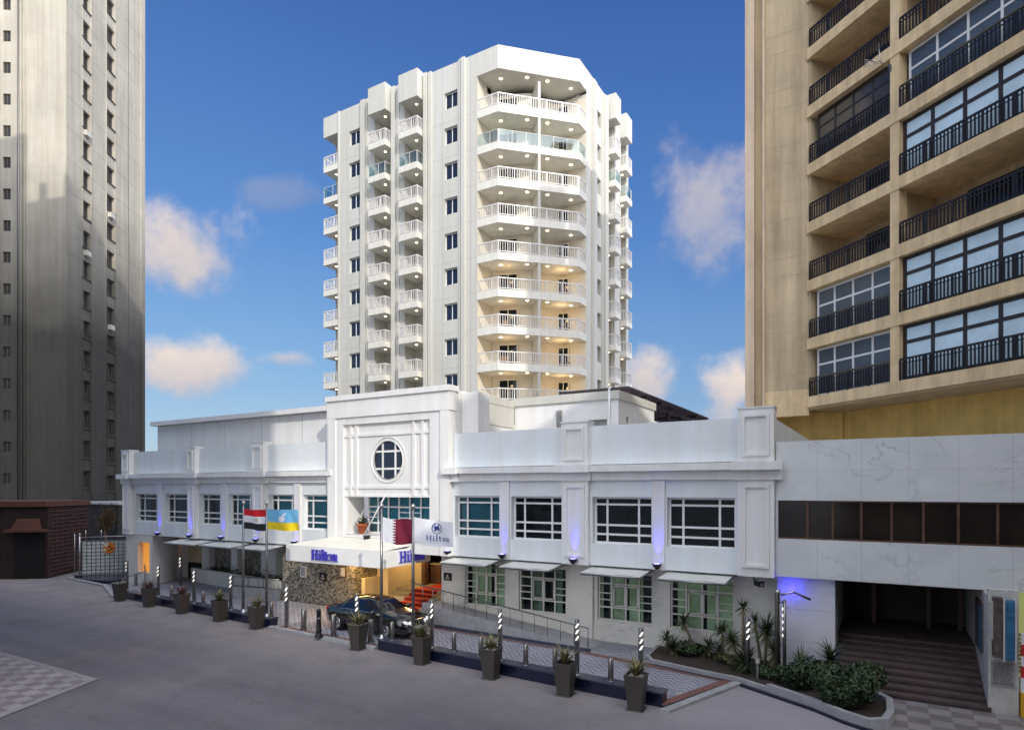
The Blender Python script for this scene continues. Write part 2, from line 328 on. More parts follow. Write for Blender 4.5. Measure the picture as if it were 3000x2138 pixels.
def pebble_wall_mat(name, dark, light, scale=9):
    m, nt, b = nodemat(name); N = nt.nodes; L = nt.links
    tc = N.new('ShaderNodeTexCoord'); v = N.new('ShaderNodeTexVoronoi'); v.inputs['Scale'].default_value = scale
    mp = N.new('ShaderNodeMapping'); mp.inputs['Scale'].default_value = (1, 1, 1.5); mp.inputs['Rotation'].default_value = (0, .5, 0)
    L.new(tc.outputs['Object'], mp.inputs['Vector']); L.new(mp.outputs[0], v.inputs['Vector'])
    hs = N.new('ShaderNodeSeparateColor'); L.new(v.outputs['Color'], hs.inputs[0])
    r = N.new('ShaderNodeValToRGB'); e = r.color_ramp.elements
    e[0].position = .1; e[0].color = (*dark, 1); e[1].position = .95; e[1].color = (*light, 1)
    q = e.new(.45); q.color = (*[(a*.6+bb*.4) for a, bb in zip(dark, light)], 1)
    L.new(hs.outputs[0], r.inputs['Fac']); L.new(r.outputs['Color'], b.inputs['Base Color']); b.inputs['Roughness'].default_value = .6
    bp = N.new('ShaderNodeBump'); bp.inputs['Strength'].default_value = .7; bp.inputs['Distance'].default_value = .03; bp.invert = True
    L.new(v.outputs['Distance'], bp.inputs['Height']); L.new(bp.outputs['Normal'], b.inputs['Normal'])
    M[name] = m
pebble_wall_mat('pebble_wall', (.06, .052, .042), (.42, .37, .29), 10)

# ------------------------------------------------------------------ objects
WL = {}        # world translation of every object (nothing but vehicles and plants carries a rotation)
def keyof(o): return o.name
def link(o, parent=None, world=Vector((0, 0, 0))):
    COL.objects.link(o)
    if parent is not None:
        o.parent = parent
    return o
def thing(name, label, cat, loc=(0, 0, 0), group=None, rz=0.):
    o = bpy.data.objects.new(name, None); o.empty_display_size = .3
    o.location = loc; o.rotation_euler = (0, 0, rz); o['label'] = label; o['category'] = cat
    if group: o['group'] = group
    COL.objects.link(o); WL[o.name] = Vector(loc)
    return o
def tag(o, label, cat, group=None):
    o['label'] = label; o['category'] = cat
    if group: o['group'] = group
    return o
class MB:
    def __init__(s): s.v = []; s.f = []; s.mi = []; s.mats = []; s.sm = []; s.M = Matrix.Identity(4); s.cur = 0; s.smooth = False
    def mat(s, name):
        if name not in s.mats: s.mats.append(name)
        s.cur = s.mats.index(name); return s
    def p(s, co): s.v.append(tuple(s.M @ Vector(co))); return len(s.v)-1
    def face(s, idx): s.f.append(tuple(idx)); s.mi.append(s.cur); s.sm.append(s.smooth)
    def quad(s, *pts): s.face([s.p(q) for q in pts]); return s
    def box(s, x0, x1, y0, y1, z0, z1):
        i = [s.p((x, y, z)) for z in (z0, z1) for x, y in ((x0, y0), (x1, y0), (x1, y1), (x0, y1))]
        for a in ((3, 2, 1, 0), (4, 5, 6, 7), (0, 1, 5, 4), (1, 2, 6, 5), (2, 3, 7, 6), (3, 0, 4, 7)): s.face([i[k] for k in a])
        return s
    def prism(s, poly, z0, z1, top=True, bottom=True):
        n = len(poly); ar = sum(poly[k][0]*poly[(k+1) % n][1]-poly[(k+1) % n][0]*poly[k][1] for k in range(n))
        if ar < 0: poly = poly[::-1]
        a = [s.p((x, y, z0)) for x, y in poly]; b = [s.p((x, y, z1)) for x, y in poly]
        for k in range(n): s.face((a[k], a[(k+1) % n], b[(k+1) % n], b[k]))
        if top: s.face(b)
        if bottom: s.face(a[::-1])
        return s
    def tube(s, pts, r, n=8, cap=True):
        pts = [Vector(q) for q in pts]; rs = r if isinstance(r, (list, tuple)) else [r]*len(pts)
        rings = []
        for k, q in enumerate(pts):
            d = (pts[min(k+1, len(pts)-1)]-pts[max(k-1, 0)])
            d = d.normalized() if d.length > 1e-9 else Vector((0, 0, 1))
            u = d.orthogonal().normalized() if abs(d.z) < .95 else Vector((1, 0, 0))
            if abs(d.z) < .95: u = Vector((0, 0, 1)).cross(d).normalized()
            w = d.cross(u).normalized(); u = w.cross(d)
            rings.append([s.p(q+u*(rs[k]*math.cos(2*PI*j/n))+w*(rs[k]*math.sin(2*PI*j/n))) for j in range(n)])
        sm = s.smooth; s.smooth = True
        for a, b in zip(rings, rings[1:]):
            for j in range(n): s.face((a[j], a[(j+1) % n], b[(j+1) % n], b[j]))
        s.smooth = sm
        if cap: s.face(rings[0][::-1]); s.face(rings[-1])
        return s
    def lathe(s, prof, c=(0, 0, 0), n=16, axis='z', sm=True, cap=True):
        c = Vector(c); rings = []
        for r, h in prof:
            ring = []
            for j in range(n):
                a = 2*PI*j/n
                q = Vector((r*math.cos(a), r*math.sin(a), h))
                if axis == 'y': q = Vector((q.x, h, r*math.sin(a)))
                if axis == 'x': q = Vector((h, r*math.cos(a), r*math.sin(a)))
                ring.append(s.p(c+q))
            rings.append(ring)
        o = s.smooth; s.smooth = sm
        for a, b in zip(rings, rings[1:]):
            for j in range(n): s.face((a[j], a[(j+1) % n], b[(j+1) % n], b[j]))
        s.smooth = o
        if cap: s.face(rings[0][::-1]); s.face(rings[-1])
        return s
    def wall(s, u0, u1, v0, v1, holes, depth=.25, y=0.):
        """front sheet at local y (outward -y) with rectangular holes and their reveals"""
        us = sorted({u0, u1, *[h[0] for h in holes], *[h[1] for h in holes]}); vs = sorted({v0, v1, *[h[2] for h in holes], *[h[3] for h in holes]})
        for a, b in zip(us, us[1:]):
            for c, d in zip(vs, vs[1:]):
                cu, cv = (a+b)/2, (c+d)/2
                if any(h[0] < cu < h[1] and h[2] < cv < h[3] for h in holes): continue
                s.quad((a, y, c), (b, y, c), (b, y, d), (a, y, d))
        for h in holes:
            a, b, c, d = h[:4]; e = y+(h[4] if len(h) > 4 else depth)
            s.quad((a, y, c), (a, e, c), (a, e, d), (a, y, d)); s.quad((b, y, d), (b, e, d), (b, e, c), (b, y, c))
            s.quad((a, y, d), (a, e, d), (b, e, d), (b, y, d)); s.quad((a, e, c), (a, y, c), (b, y, c), (b, e, c))
        return s
    def mesh(s, name, off=(0, 0, 0)):
        me = bpy.data.meshes.new(name); off = Vector(off)
        me.from_pydata([tuple(Vector(q)-off) for q in s.v], [], s.f)
        for mn in s.mats: me.materials.append(M[mn])
        me.polygons.foreach_set('material_index', s.mi); me.polygons.foreach_set('use_smooth', s.sm)
        me.update(); return me
    def build(s, name, parent=None, loc=None):
        """parent: coordinates are world coordinates; loc: origin of a part meant to be repeated"""
        off = Vector(loc) if loc is not None else (WL[parent.name] if parent is not None else Vector((0, 0, 0)))
        o = bpy.data.objects.new(name, s.mesh(name, off)); COL.objects.link(o)
        if parent is not None: o.parent = parent; o.location = off-WL[parent.name]
        else: o.location = off
        WL[o.name] = off.copy() if isinstance(off, Vector) else Vector(off)
        return o
def mb(m): b = MB(); b.mat(m); return b
def struct(b, name): o = b.build(name); o['kind'] = 'structure'; return o
def dup_tree(o, parent, delta):
    """copy a part and its sub-parts, shifted by delta"""
    c = o.copy(); COL.objects.link(c); c.parent = parent
    c.location = o.location+Vector(delta); WL[c.name] = WL[o.name]+Vector(delta)
    for ch in list(o.children):
        d = ch.copy(); COL.objects.link(d); d.parent = c; WL[d.name] = WL[ch.name]+Vector(delta)
    return c
def copy_thing(o, loc, label, rz=None, sc=None):
    c = o.copy(); COL.objects.link(c); c.location = loc; c['label'] = label; WL[c.name] = Vector(loc)
    if rz is not None: c.rotation_euler = (0, 0, rz)
    if sc is not None: c.scale = (sc, sc, sc)
    for ch in list(o.children):
        d = ch.copy(); COL.objects.link(d); d.parent = c
        for g in list(ch.children):
            e = g.copy(); COL.objects.link(e); e.parent = d
    return c

def window(parent, Mx, u0, u1, v0, v1, y, cols, rows, fm='frame_white', pm='dark_glass', curtain=None, bar=.06, extra=(), name='window', loc=None, gaps=()):
    """frame mesh > pane, curtain.  cols/rows are bar positions as fractions; extra = (ua,ub,va,vb) bars in fractions"""
    W, H = u1-u0, v1-v0
    b = mb(fm); b.M = Mx; d = .07
    b.box(u0, u0+bar, y, y+d, v0, v1).box(u1-bar, u1, y, y+d, v0, v1).box(u0+bar, u1-bar, y, y+d, v0, v0+bar).box(u0+bar, u1-bar, y, y+d, v1-bar, v1)
    for c in cols: b.box(u0+c*W-bar/2, u0+c*W+bar/2, y+.002, y+d-.002, v0+bar, v1-bar)
    for r in rows: b.box(u0+bar, u1-bar, y+.004, y+d-.004, v0+r*H-bar/2, v0+r*H+bar/2)
    for a, c, e, f in extra: b.box(u0+a*W, u0+c*W, y+.006, y+d-.006, v0+e*H, v0+f*H)
    org = Mx @ Vector((u0, y, v0))
    fr = b.build(name, parent, org)
    g = mb(pm); g.M = Mx; e = y+.035
    g.quad((u0+.02, e, v0+.02), (u1-.02, e, v0+.02), (u1-.02, e, v1-.02), (u0+.02, e, v1-.02)).build('pane', fr, org)
    if curtain:
        c = mb(curtain); c.M = Mx; c.smooth = True; n = max(8, int(W/.07)); prev = None
        for k in range(n+1):
            u = u0+W*k/n; yy = y+.16+.03*math.sin(k*1.9)+.012*math.sin(k*.7)
            cur = (c.p((u, yy, v0)), c.p((u, yy, v1)))
            if prev and not any(g0 < (k-.5)/n < g1 for g0, g1 in gaps): c.face((prev[0], cur[0], cur[1], prev[1]))
            prev = cur
        c.build('curtain', fr, org)
    return fr
I4 = Matrix.Identity(4)
def frameM(P, ux, uy):
    """local x along (ux,uy), local y inward (left of x), z up"""
    return Matrix(((ux, -uy, 0, P[0]), (uy, ux, 0, P[1]), (0, 0, 1, P[2] if len(P) > 2 else 0), (0, 0, 0, 1)))

# ------------------------------------------------------------------ ground
b = mb('asphalt'); b.quad((-500, -400, 0), (400, -400, 0), (400, 600, 0), (-500, 600, 0)); struct(b, 'road')
def py(x): return 16.9+.058*(-5.3-x)          # front line of the dark plinth walls
def sheet(name, m, poly, z):
    b = mb(m); b.face([b.p((x, y, z)) for x, y in poly]); return struct(b, name)
sheet('forecourt', 'herringbone', [(-36.5, py(-36.5)+.12), (-5.25, py(-5.25)+.12), (-4.15, 20.15), (-7.2, 21.15), (-7.4, 22.95), (-17.3, 22.95), (-17.3, 26.4), (-44.5, 26.4), (-44.5, 21.4), (-41.6, 21.0)], .06)
b = mb('kerb_stone'); b.prism([(-22.75, py(-22.75)-.12), (-16.3, py(-16.3)-.12), (-16.3, py(-16.3)+.12), (-22.75, py(-22.75)+.12)], 0, .10)
b.prism([(-5.2, 16.55), (-4.95, 16.55), (-3.75, 20.02), (-4.0, 20.10)], 0, .085)
b.prism([(-46.6, 20.7), (-41.0, 20.2), (-36.3, 18.35), (-36.3, 18.6), (-41.0, 20.45), (-46.6, 20.95)], 0, .11); struct(b, 'kerb')
sheet('brick_border', 'brick_red', [(-5.42, py(-5.4)+.1), (-5.18, py(-5.2)-.1), (-4.0, 20.08), (-4.35, 19.98)], .09)
sheet('brick_border', 'brick_red', [(-9.3, 20.72), (-4.35, 19.93), (-4.15, 20.17), (-7.0, 20.75), (-9.3, 21.0)], .068)
sheet('brick_border', 'brick_red', [(-17.2, 21.25), (-9.3, 20.72), (-9.3, 20.9), (-17.2, 21.45)], .0645)
sheet('brick_border', 'brick_red', [(-22.4, py(-22.4)+.16), (-16.4, py(-16.4)+.16), (-16.4, py(-16.4)+.42), (-22.4, py(-22.4)+.42)], .066)
sheet('pavement', 'checker_tile', [(-21.2, 10.2), (-70, 9.6), (-70, -12), (-11.3, -12)], .05)
b = mb('asphalt_line'); b.prism([(-21.15, 10.28), (-70, 9.68), (-70, 9.5), (-21.3, 10.08)], 0, .055)
b.prism([(-21.15, 10.28), (-11.2, -12), (-11.35, -12.1), (-21.3, 10.08)], 0, .054); struct(b, 'kerb')
sheet('pavement', 'checker_tile_fine', [(-.15, 18.1), (.0, 20.9), (2.4, 20.9), (9, 20.9), (9, 16), (3.5, 16), (1.4, 17.2)], .03)
# ------------------------------------------------------------------ white hotel podium (facade plane y = 22)
H = thing('hotel_building', 'low white hotel wing with round window, cornices and large gridded windows', 'building', (-22, 24, 0))
Y0 = 22.0
WBOT = 3.1
winL = [(-40.72, -38.23), (-37.53, -35.06), (-34.08, -32.02), (-31.42, -29.42), (-28.06, -26.04), (-25.42, -23.32)]
winR = [(-15.92, -13.67), (-13.10, -10.80), (-9.52, -7.23), (-6.66, -4.33)]
ZB, ZT = 3.92, 5.68
XL, XR = -41.9, -3.09
# storey wall with the parapet above
b = mb('wing_paint')
b.wall(-41.35, -23.2, WBOT, 6.36, [(a, c, ZB, ZT) for a, c in winL], .27, Y0)
b.wall(-16.1, -3.4, WBOT, 6.36, [(a, c, ZB, ZT) for a, c in winR], .27, Y0)
b.box(-41.3, -23.2, Y0+.05, Y0+.3, 6.9, 8.3); b.box(-16.0, -3.5, Y0+.05, Y0+.3, 6.9, 8.36)
b.quad((-41.35, Y0, WBOT), (-23.2, Y0, WBOT), (-23.2, Y0+3, WBOT), (-41.35, Y0+3, WBOT)); b.quad((-16.1, Y0, WBOT), (-3.1, Y0, WBOT), (-3.1, Y0+1.2, WBOT), (-16.1, Y0+1.2, WBOT))
b.box(-41.85, -41.36, Y0+.1, Y0+14, WBOT, 8.2); b.box(-3.5, -3.12, Y0+.2, Y0+14, WBOT, 8.3)
b.build('wall', H)
b = mb('roof_grey'); b.box(-41.5, -3.3, Y0+.6, Y0+14, 6.6, 6.95); b.build('roof', H)
# cornices
def cornice(x0, x1, jogs):
    b = mb('trim_white')
    b.box(x0, x1, Y0-.42, Y0+.3, 6.62, 6.86); b.box(x0, x1, Y0-.16, Y0+.2, 6.30, 6.62)
    for a, c in jogs: b.box(a, c, Y0-.52, Y0-.415, 6.60, 6.88); b.box(a+.05, c-.05, Y0-.27, Y0-.155, 6.28, 6.60)
    return b.build('cornice', H)
cornice(-42.0, -23.0, [(-42.05, -40.85), (-35.1, -33.7), (-29.3, -27.8)]); cornice(-16.3, -2.9, [(-16.3, -15.55), (-10.85, -9.45), (-4.35, -2.8)])
# piers: shaft below the cornice and panelled block on the parapet
def pier(xa, xb, ztop, z0=WBOT, upper=True, side=None):
    b = mb('trim_white')
    b.box(xa, xb, Y0-.2, Y0+.1, z0, 6.29)
    fr = .10
    if xb-xa > .7:
        w = .14
        b.box(xa+w, xb-w, Y0-.265, Y0-.199, z0+.3, z0+.3+fr); b.box(xa+w, xb-w, Y0-.265, Y0-.199, 6.12-fr, 6.12)
        b.box(xa+w, xa+w+fr, Y0-.265, Y0-.199, z0+.3+fr, 6.12-fr); b.box(xb-w-fr, xb-w, Y0-.265, Y0-.199, z0+.3+fr, 6.12-fr)
    o = b.build('pier', H)
    if upper:
        c = mb('trim_white'); c.box(xa, xb, Y0-.25, Y0+.35, 6.87, ztop)
        w = .13; c.box(xa+w, xb-w, Y0-.32, Y0-.249, 7.06, 7.06+fr); c.box(xa+w, xb-w, Y0-.32, Y0-.249, ztop-.28, ztop-.28+fr)
        c.box(xa+w, xa+w+fr, Y0-.32, Y0-.249, 7.06+fr, ztop-.28); c.box(xb-w-fr, xb-w, Y0-.32, Y0-.249, 7.06+fr, ztop-.28)
        c.box(xa-.03, xb+.03, Y0-.28, Y0+.38, ztop, ztop+.05)
        if side: c.box(xb-.002, xb+.04, Y0-.05, Y0+.15, 7.06, ztop-.28)
        c.build('parapet_pier', H)
pier(-41.9, -41.0, 8.38); pier(-34.95, -34.15, 8.36); pier(-29.15, -28.15, 8.42)
pier(-10.72, -9.62, 8.5); pier(-4.2, -3.09, 8.62)
# flat strips between paired windows
for x in (-37.9, -31.72, -25.74, -13.38, -6.94): b = mb('white_paint'); b.box(x-.22, x+.22, Y0-.10, Y0+.05, WBOT, 6.28); b.build('pilaster', H)
# storey windows
for k, (a, c) in enumerate(winL):
    cur = ['curtain_deep', 'curtain_deep', 'curtain_deep', 'curtain_teal', 'curtain_teal', 'curtain_teal'][k]
    window(H, I4, a, c, ZB, ZT, Y0+.24, (.235, .78), (.20, .385, .83), pm='clear_pane', curtain=cur, bar=.075, gaps=[((.4, .62),), ((.0, .25),), ((.3, .5),), ((.0, .2),), ((.0, .22),), ()][k])
for k, (a, c) in enumerate(winR):
    window(H, I4, a, c, ZB, ZT, Y0+.24, (.22, .76), (.20, .40, .84), pm='clear_pane' if k < 1 else 'dark_glass', curtain='curtain_deep' if k < 1 else None, bar=.075)
# dark room volume behind the curtains
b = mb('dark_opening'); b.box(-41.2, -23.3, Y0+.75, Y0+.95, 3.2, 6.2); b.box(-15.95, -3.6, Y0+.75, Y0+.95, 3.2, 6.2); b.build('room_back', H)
# ---- centre bay
CX0, CX1 = -23.26, -16.02; YC = Y0-.28
cxm, czm, cr = -19.55, 7.30, .90
b = mb('white_paint')
b.wall(CX0, CX1, WBOT, 10.3, [(-22.30, -17.08, 3.82, 9.02, .13)], .13, YC)
# recessed field with the round hole: ring of quads
yf = YC+.13; N = 48; ang = [2*PI*k/N for k in range(N)]
def sq(a):
    ca, sa = math.cos(a), math.sin(a); t = 1/max(abs(ca)/1.25, abs(sa)/1.25); return (cxm+ca*t, czm+sa*t)
for k in range(N):
    a0, a1 = ang[k], ang[(k+1) % N]; (p0, q0), (p1, q1) = sq(a0), sq(a1)
    b.quad((cxm+cr*math.cos(a0), yf, czm+cr*math.sin(a0)), (p0, yf, q0), (p1, yf, q1), (cxm+cr*math.cos(a1), yf, czm+cr*math.sin(a1)))
b.wall(-22.30, -17.08, 3.82, 9.02, [(cxm-1.25, cxm+1.25, czm-1.25, czm+1.25, 0.0), (-22.12, -17.16, 3.83, 5.66, 0.)], 0, yf)
b.box(CX1-.02, CX1, YC+.01, 27.1, WBOT, 10.29); b.box(CX0, CX0+.02, YC+.01, Y0+.5, WBOT, 10.29)
b.quad((CX0, YC, WBOT), (CX1, YC, WBOT), (CX1, Y0+1.2, WBOT), (CX0, Y0+1.2, WBOT))
b.build('bay_wall', H)
# recess of the wide window and its ledge
b = mb('white_paint'); xa, xb, z0, z1, yb = -22.12, -17.16, 3.83, 5.66, Y0+.95
b.quad((xa, yf, z0), (xa, yb, z0), (xa, yb, z1), (xa, yf, z1)); b.quad((xb, yf, z1), (xb, yb, z1), (xb, yb, z0), (xb, yf, z0)); b.quad((xa, yf, z1), (xa, yb, z1), (xb, yb, z1), (xb, yf, z1))
b.quad((xa, yb, z0), (xb, yb, z0), (xb, yf, z0), (xa, yf, z0)); b.box(xa-.1, xb+.1, YC-.12, YC+.2, 3.70, 3.82); b.build('window_ledge', H)
W_ = xb-xa
window(H, I4, xa+.35, xb, z0, z1, yb-.1, [k/7 for k in range(1, 7)], (.27, .70), pm='clear_pane', curtain='curtain_teal', bar=.07, name='bay_window',
       extra=[(k/7, (k+1)/7, r, r+.025) for k in (0, 3, 4) for r in (.41, .55)])
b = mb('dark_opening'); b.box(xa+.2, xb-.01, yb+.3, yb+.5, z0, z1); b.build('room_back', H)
# raised bars of the bay
b = mb('trim_white'); yA, yB = yf-.075, yf-.001
for x in (-21.88, -21.50, -18.03, -17.52): b.box(x-.075, x+.075, yA, yB, 5.66, 9.02)
for z in (8.50, 6.06): b.box(-22.30, -17.08, yA+.02, yB, z-.07, z+.07)
b.box(-22.30, -17.08, yA+.02, yB, 5.60, 5.70); b.build('grille_bar', H)
b = mb('trim_white'); b.lathe([(cr+.13, 0), (cr+.13, .06), (cr-.03, .06), (cr-.03, 0)], (cxm, yf-.05, czm), 48, 'y', cap=False); 
ring = b.build('round_window', H)
b = mb('trim_white')
for t in (-.38, .38):
    hh = math.sqrt(cr*cr-t*t)-.02
    b.box(cxm+t-.045, cxm+t+.045, yf+.03, yf+.09, czm-hh, czm+hh); b.box(cxm-hh, cxm+hh, yf+.033, yf+.087, czm+t*1.05-.045, czm+t*1.05+.045)
o = b.build('glazing_bar', ring)
b = mb('blue_glass'); b.face([b.p((cxm+(cr-.01)*math.cos(a), yf+.06, czm+(cr-.01)*math.sin(a))) for a in ang]); b.build('pane', ring)
# bay parapet
b = mb('trim_white'); b.box(CX0-.06, CX1+.06, YC-.07, Y0+.2, 9.36, 10.18); b.box(CX0-.1, CX1+.12, YC-.15, Y0+.3, 10.18, 10.42); b.box(CX1-.45, CX1+.02, YC-.06, YC+.02, WBOT, 9.36); b.box(CX0-.02, CX0+.5, YC-.06, YC+.02, WBOT, 9.36)
b.build('bay_parapet', H)
# upper set-back storey: left wall with coping, right return and roof block
b = mb('trim_white'); b.box(-39.9, CX0, Y0+1.1, Y0+1.4, 6.9, 9.95); b.box(-40.2, -39.9, Y0+1.1, Y0+9, 6.9, 9.95)
b.box(CX1+.02, CX1+.9, Y0+.6, Y0+1.5, 6.9, 10.18); b.box(CX1-.5, CX1-.02, Y0+1.5, 27.2, 6.9, 10.0)
b.wall(CX1+.02, -10.5, 6.9, 10.1, [(-11.95, -11.05, 8.1, 9.2, .25)], .25, 27.2)
b.M = frameM((-10.5, 27.2, 0), 0, 1); b.wall(0, 5.2, 6.9, 10.1, [(1.0, 1.4, 8.6, 9.4, .15), (4.2, 4.6, 8.2, 8.7, .15)], .15, 0); b.M = I4
b.build('upper_wall', H)
b = mb('trim_white'); b.box(-40.4, CX0+.1, Y0+.72, Y0+1.6, 9.97, 10.22); b.build('coping', H)
b = mb('tower_paint'); b.box(CX1-.55, CX1+.06, Y0+1.5, 27.16, 10.0, 10.36); b.box(CX1-.2, CX1+.05, Y0+1.5, 27.1, 9.0, 9.98); b.box(CX1+.02, -10.42, 27.1, 27.5, 10.1, 10.48); b.box(-10.6, -10.42, 27.5, 32.5, 10.1, 10.48); b.build('coping', H)
b = mb('roof_grey'); b.box(-40.0, CX1-.6, Y0+1.4, 32, 9.8, 9.94); b.box(-16, -10.6, 27.5, 32.4, 9.9, 10.05); b.build('roof', H)
b = mb('vent_grey'); b.box(-13.62, -13.35, 27.12, 27.19, 8.95, 9.75); 
for k in range(8): b.box(-13.60, -13.37, 27.09, 27.12, 9.0+k*.09, 9.05+k*.09)
b.build('vent', H)
b = mb('vent_grey'); b.quad((-11.95, 27.43, 8.1), (-11.05, 27.43, 8.1), (-11.05, 27.43, 9.2), (-11.95, 27.43, 9.2)); b.build('shutter', H)
b = mb('frame_white'); b.tube([(-10.9, 27.1, 6.9), (-10.9, 27.1, 10.55)], .05); b.tube([(-10.9, 27.1, 10.55), (-10.9, 27.3, 10.7)], .05); b.build('drain_pipe', H)
# panel joints on the set-back wall
b = mb('vent_grey')
for k in range(1, 5): b.box(-39.9+k*3.3-.012, -39.9+k*3.3+.012, Y0+1.093, Y0+1.1, 6.9, 9.95)
b.build('panel_joint', H)
# ---- ground floor, right wing (wall at y = 22.9)
YG = 22.9
gfw = [(-16.02, -13.95), (-13.27, -11.08), (-9.70, -7.50), (-6.82, -4.56)]
b = mb('marble_warm'); b.wall(-17.3, -3.05, 0, WBOT, [(a, c, .86, 2.75) for a, c in gfw], .16, YG)
b.box(-17.32, -17.3, YG, YG+3.5, 0, WBOT); b.build('marble_wall', H)
b = mb('marble_warm'); b.box(-10.95, -9.85, YG-.14, YG-.002, 0, WBOT-.02); b.box(-3.95, -3.1, YG-.16, YG-.002, 0, WBOT-.02); b.box(-17.3, -3.1, YG-.05, YG-.003, 0, .62); b.build('marble_pier', H)
for k, (a, c) in enumerate(gfw):
    ex = [(x0, x1, r, r+.022) for (x0, x1) in ((.01, .24), (.76, .99)) for r in (.41, .545)]
    ex += [(.275, .495, .30, .325), (.275, .495, .70, .725), (.275, .297, .30, .725), (.475, .495, .30, .725), (.515, .735, .30, .325), (.515, .735, .70, .725), (.515, .537, .30, .725), (.713, .735, .30, .725)]
    window(H, I4, a, c, .86, 2.75, YG+.12, (.25, .505, .75), (.27, .755), 'gf_frame', 'clear_pane', ['curtain_green', 'curtain_dim', 'curtain_green', 'curtain_green'][k], bar=.055, extra=ex, name='ground_window', gaps=[((.0, .10), (.60, .72)), ((.04, .22), (.52, .74), (.86, 1)), ((.06, .2), (.44, .54), (.8, .97)), ((.0, .08), (.5, .56))][k])
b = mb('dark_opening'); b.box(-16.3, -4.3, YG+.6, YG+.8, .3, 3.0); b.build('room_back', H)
# awnings
def awning(xa, xb, out=.95, drop=.13):
    b = mb('awning_cloth'); z = 3.06
    n = 8
    for k in range(n):
        u0, u1 = xa+(xb-xa)*k/n, xa+(xb-xa)*(k+1)/n; s0 = .012*math.sin(k*1.3); s1 = .012*math.sin((k+1)*1.3)
        b.quad((u0-.05, Y0-out, z-drop+s0), (u1-.05, Y0-out, z-drop+s1), (u1, Y0+.7, z+.015), (u0, Y0+.7, z+.015))
    b.quad((xa-.05, Y0-out, z-drop-.09), (xb-.05, Y0-out, z-drop-.09), (xb-.05, Y0-out, z-drop), (xa-.05, Y0-out, z-drop))
    a = b.build('awning', H)
    c = mb('steel_dark')
    for x in (xa-.03, xb-.03): c.tube([(x, Y0-out+.02, z-drop-.04), (x, Y0+.6, z-.06)], .025, 6)
    c.tube([(xa-.05, Y0-out+.01, z-drop-.06), (xb-.05, Y0-out+.01, z-drop-.06)], .03, 6)
    for x in (xa+.15, xb-.2): c.tube([(x, Y0-out+.05, z-drop-.05), (x+.25, Y0-.1, z-.32), (x, Y0+.6, z-.42)], .02, 6)
    c.build('awning_arm', a)
for a, c in ((-15.95, -13.7), (-13.05, -10.85), (-9.55, -7.28), (-6.65, -4.42)): awning(a, c)
for a, c in ((-35.7, -32.8), (-32.4, -29.6), (-29.1, -26.9)): awning(a, c, 1.1, .17)
# ---- ground floor, left wing
YL = 24.6
b = mb('marble_warm'); b.wall(-41.85, -38.9, 0, WBOT-.02, [(-40.52, -39.2, .75, 2.62, .35)], .35, Y0+.02); b.box(-41.87, -41.85, Y0+.02, YL, 0, WBOT-.02); b.build('marble_pier', H)
b = mb('niche_orange'); b.quad((-40.52, Y0+.36, .75), (-39.2, Y0+.36, .75), (-39.2, Y0+.36, 2.62), (-40.52, Y0+.36, 2.62)); b.build('lit_niche', H)
b = mb('trim_white'); b.smooth = True; prev = None
for k in range(13):
    t = k/12; q = (-38.9-1.75*t+.30*math.sin(PI*t), Y0+.03+2.75*t+.12*math.sin(PI*t))
    cur = (b.p((*q, 0)), b.p((*q, WBOT-.02)))
    if prev: b.face((prev[0], cur[0], cur[1], prev[1]))
    prev = cur
b.build('curved_wall', H)
b = mb('white_paint'); b.box(-44, -26, YL+.4, YL+.6, 0, WBOT); 
for xa, xb in ((-37.45, -36.75), (-34.5, -33.9), (-31.7, -30.4)): b.box(xa, xb, YL-.25, YL+.4, 0, WBOT-.02)
b.box(-37.03, -36.9, YL-.3, YL-.25, 0, WBOT-.03); b.build('ground_floor_wall', H)
b = mb('pebble_wall'); b.box(-36.75, -34.5, YL+.2, YL+.4, 0, WBOT-.02); b.box(-33.9, -31.7, YL+.2, YL+.4, 0, WBOT-.02); b.build('pebble_panel', H)
b = mb('warm_plaster'); 
for k in range(14): b.box(-39.9, -37.5, YL+.30+.012*(k % 2), YL+.38, 1.13+k*.14, 1.26+k*.14)
b.build('roller_shutter', H)
b = mb('dark_opening'); b.box(-39.9, -37.5, YL+.36, YL+.41, 0, 1.13); b.build('loading_opening', H)
# pebble clad wall under the canopy
b = mb('pebble_wall'); b.box(-27.6, -22.35, 22.55, 22.8, 0, WBOT-.01); b.box(-22.6, -22.351, 22.8, 24.6, 0, WBOT-.01); b.build('pebble_wall', H)
b = mb('warm_plaster'); b.box(-22.33, -21.6, 24.1, 26.6, 0, WBOT-.02); b.box(-22.3, -21.0, 26.2, 26.5, 0, WBOT-.02); b.box(-22.34, -22.1, 23.0, 24.1, 0, 1.55); b.build('entrance_jamb', H)
for q in ((-20.98, -20.75, 26.0, 26.3), (-18.6, -18.45, 29.5, 29.7)): b = mb('wood_brown'); b.box(*q, .9, WBOT-.02); b.build('door_post', H)
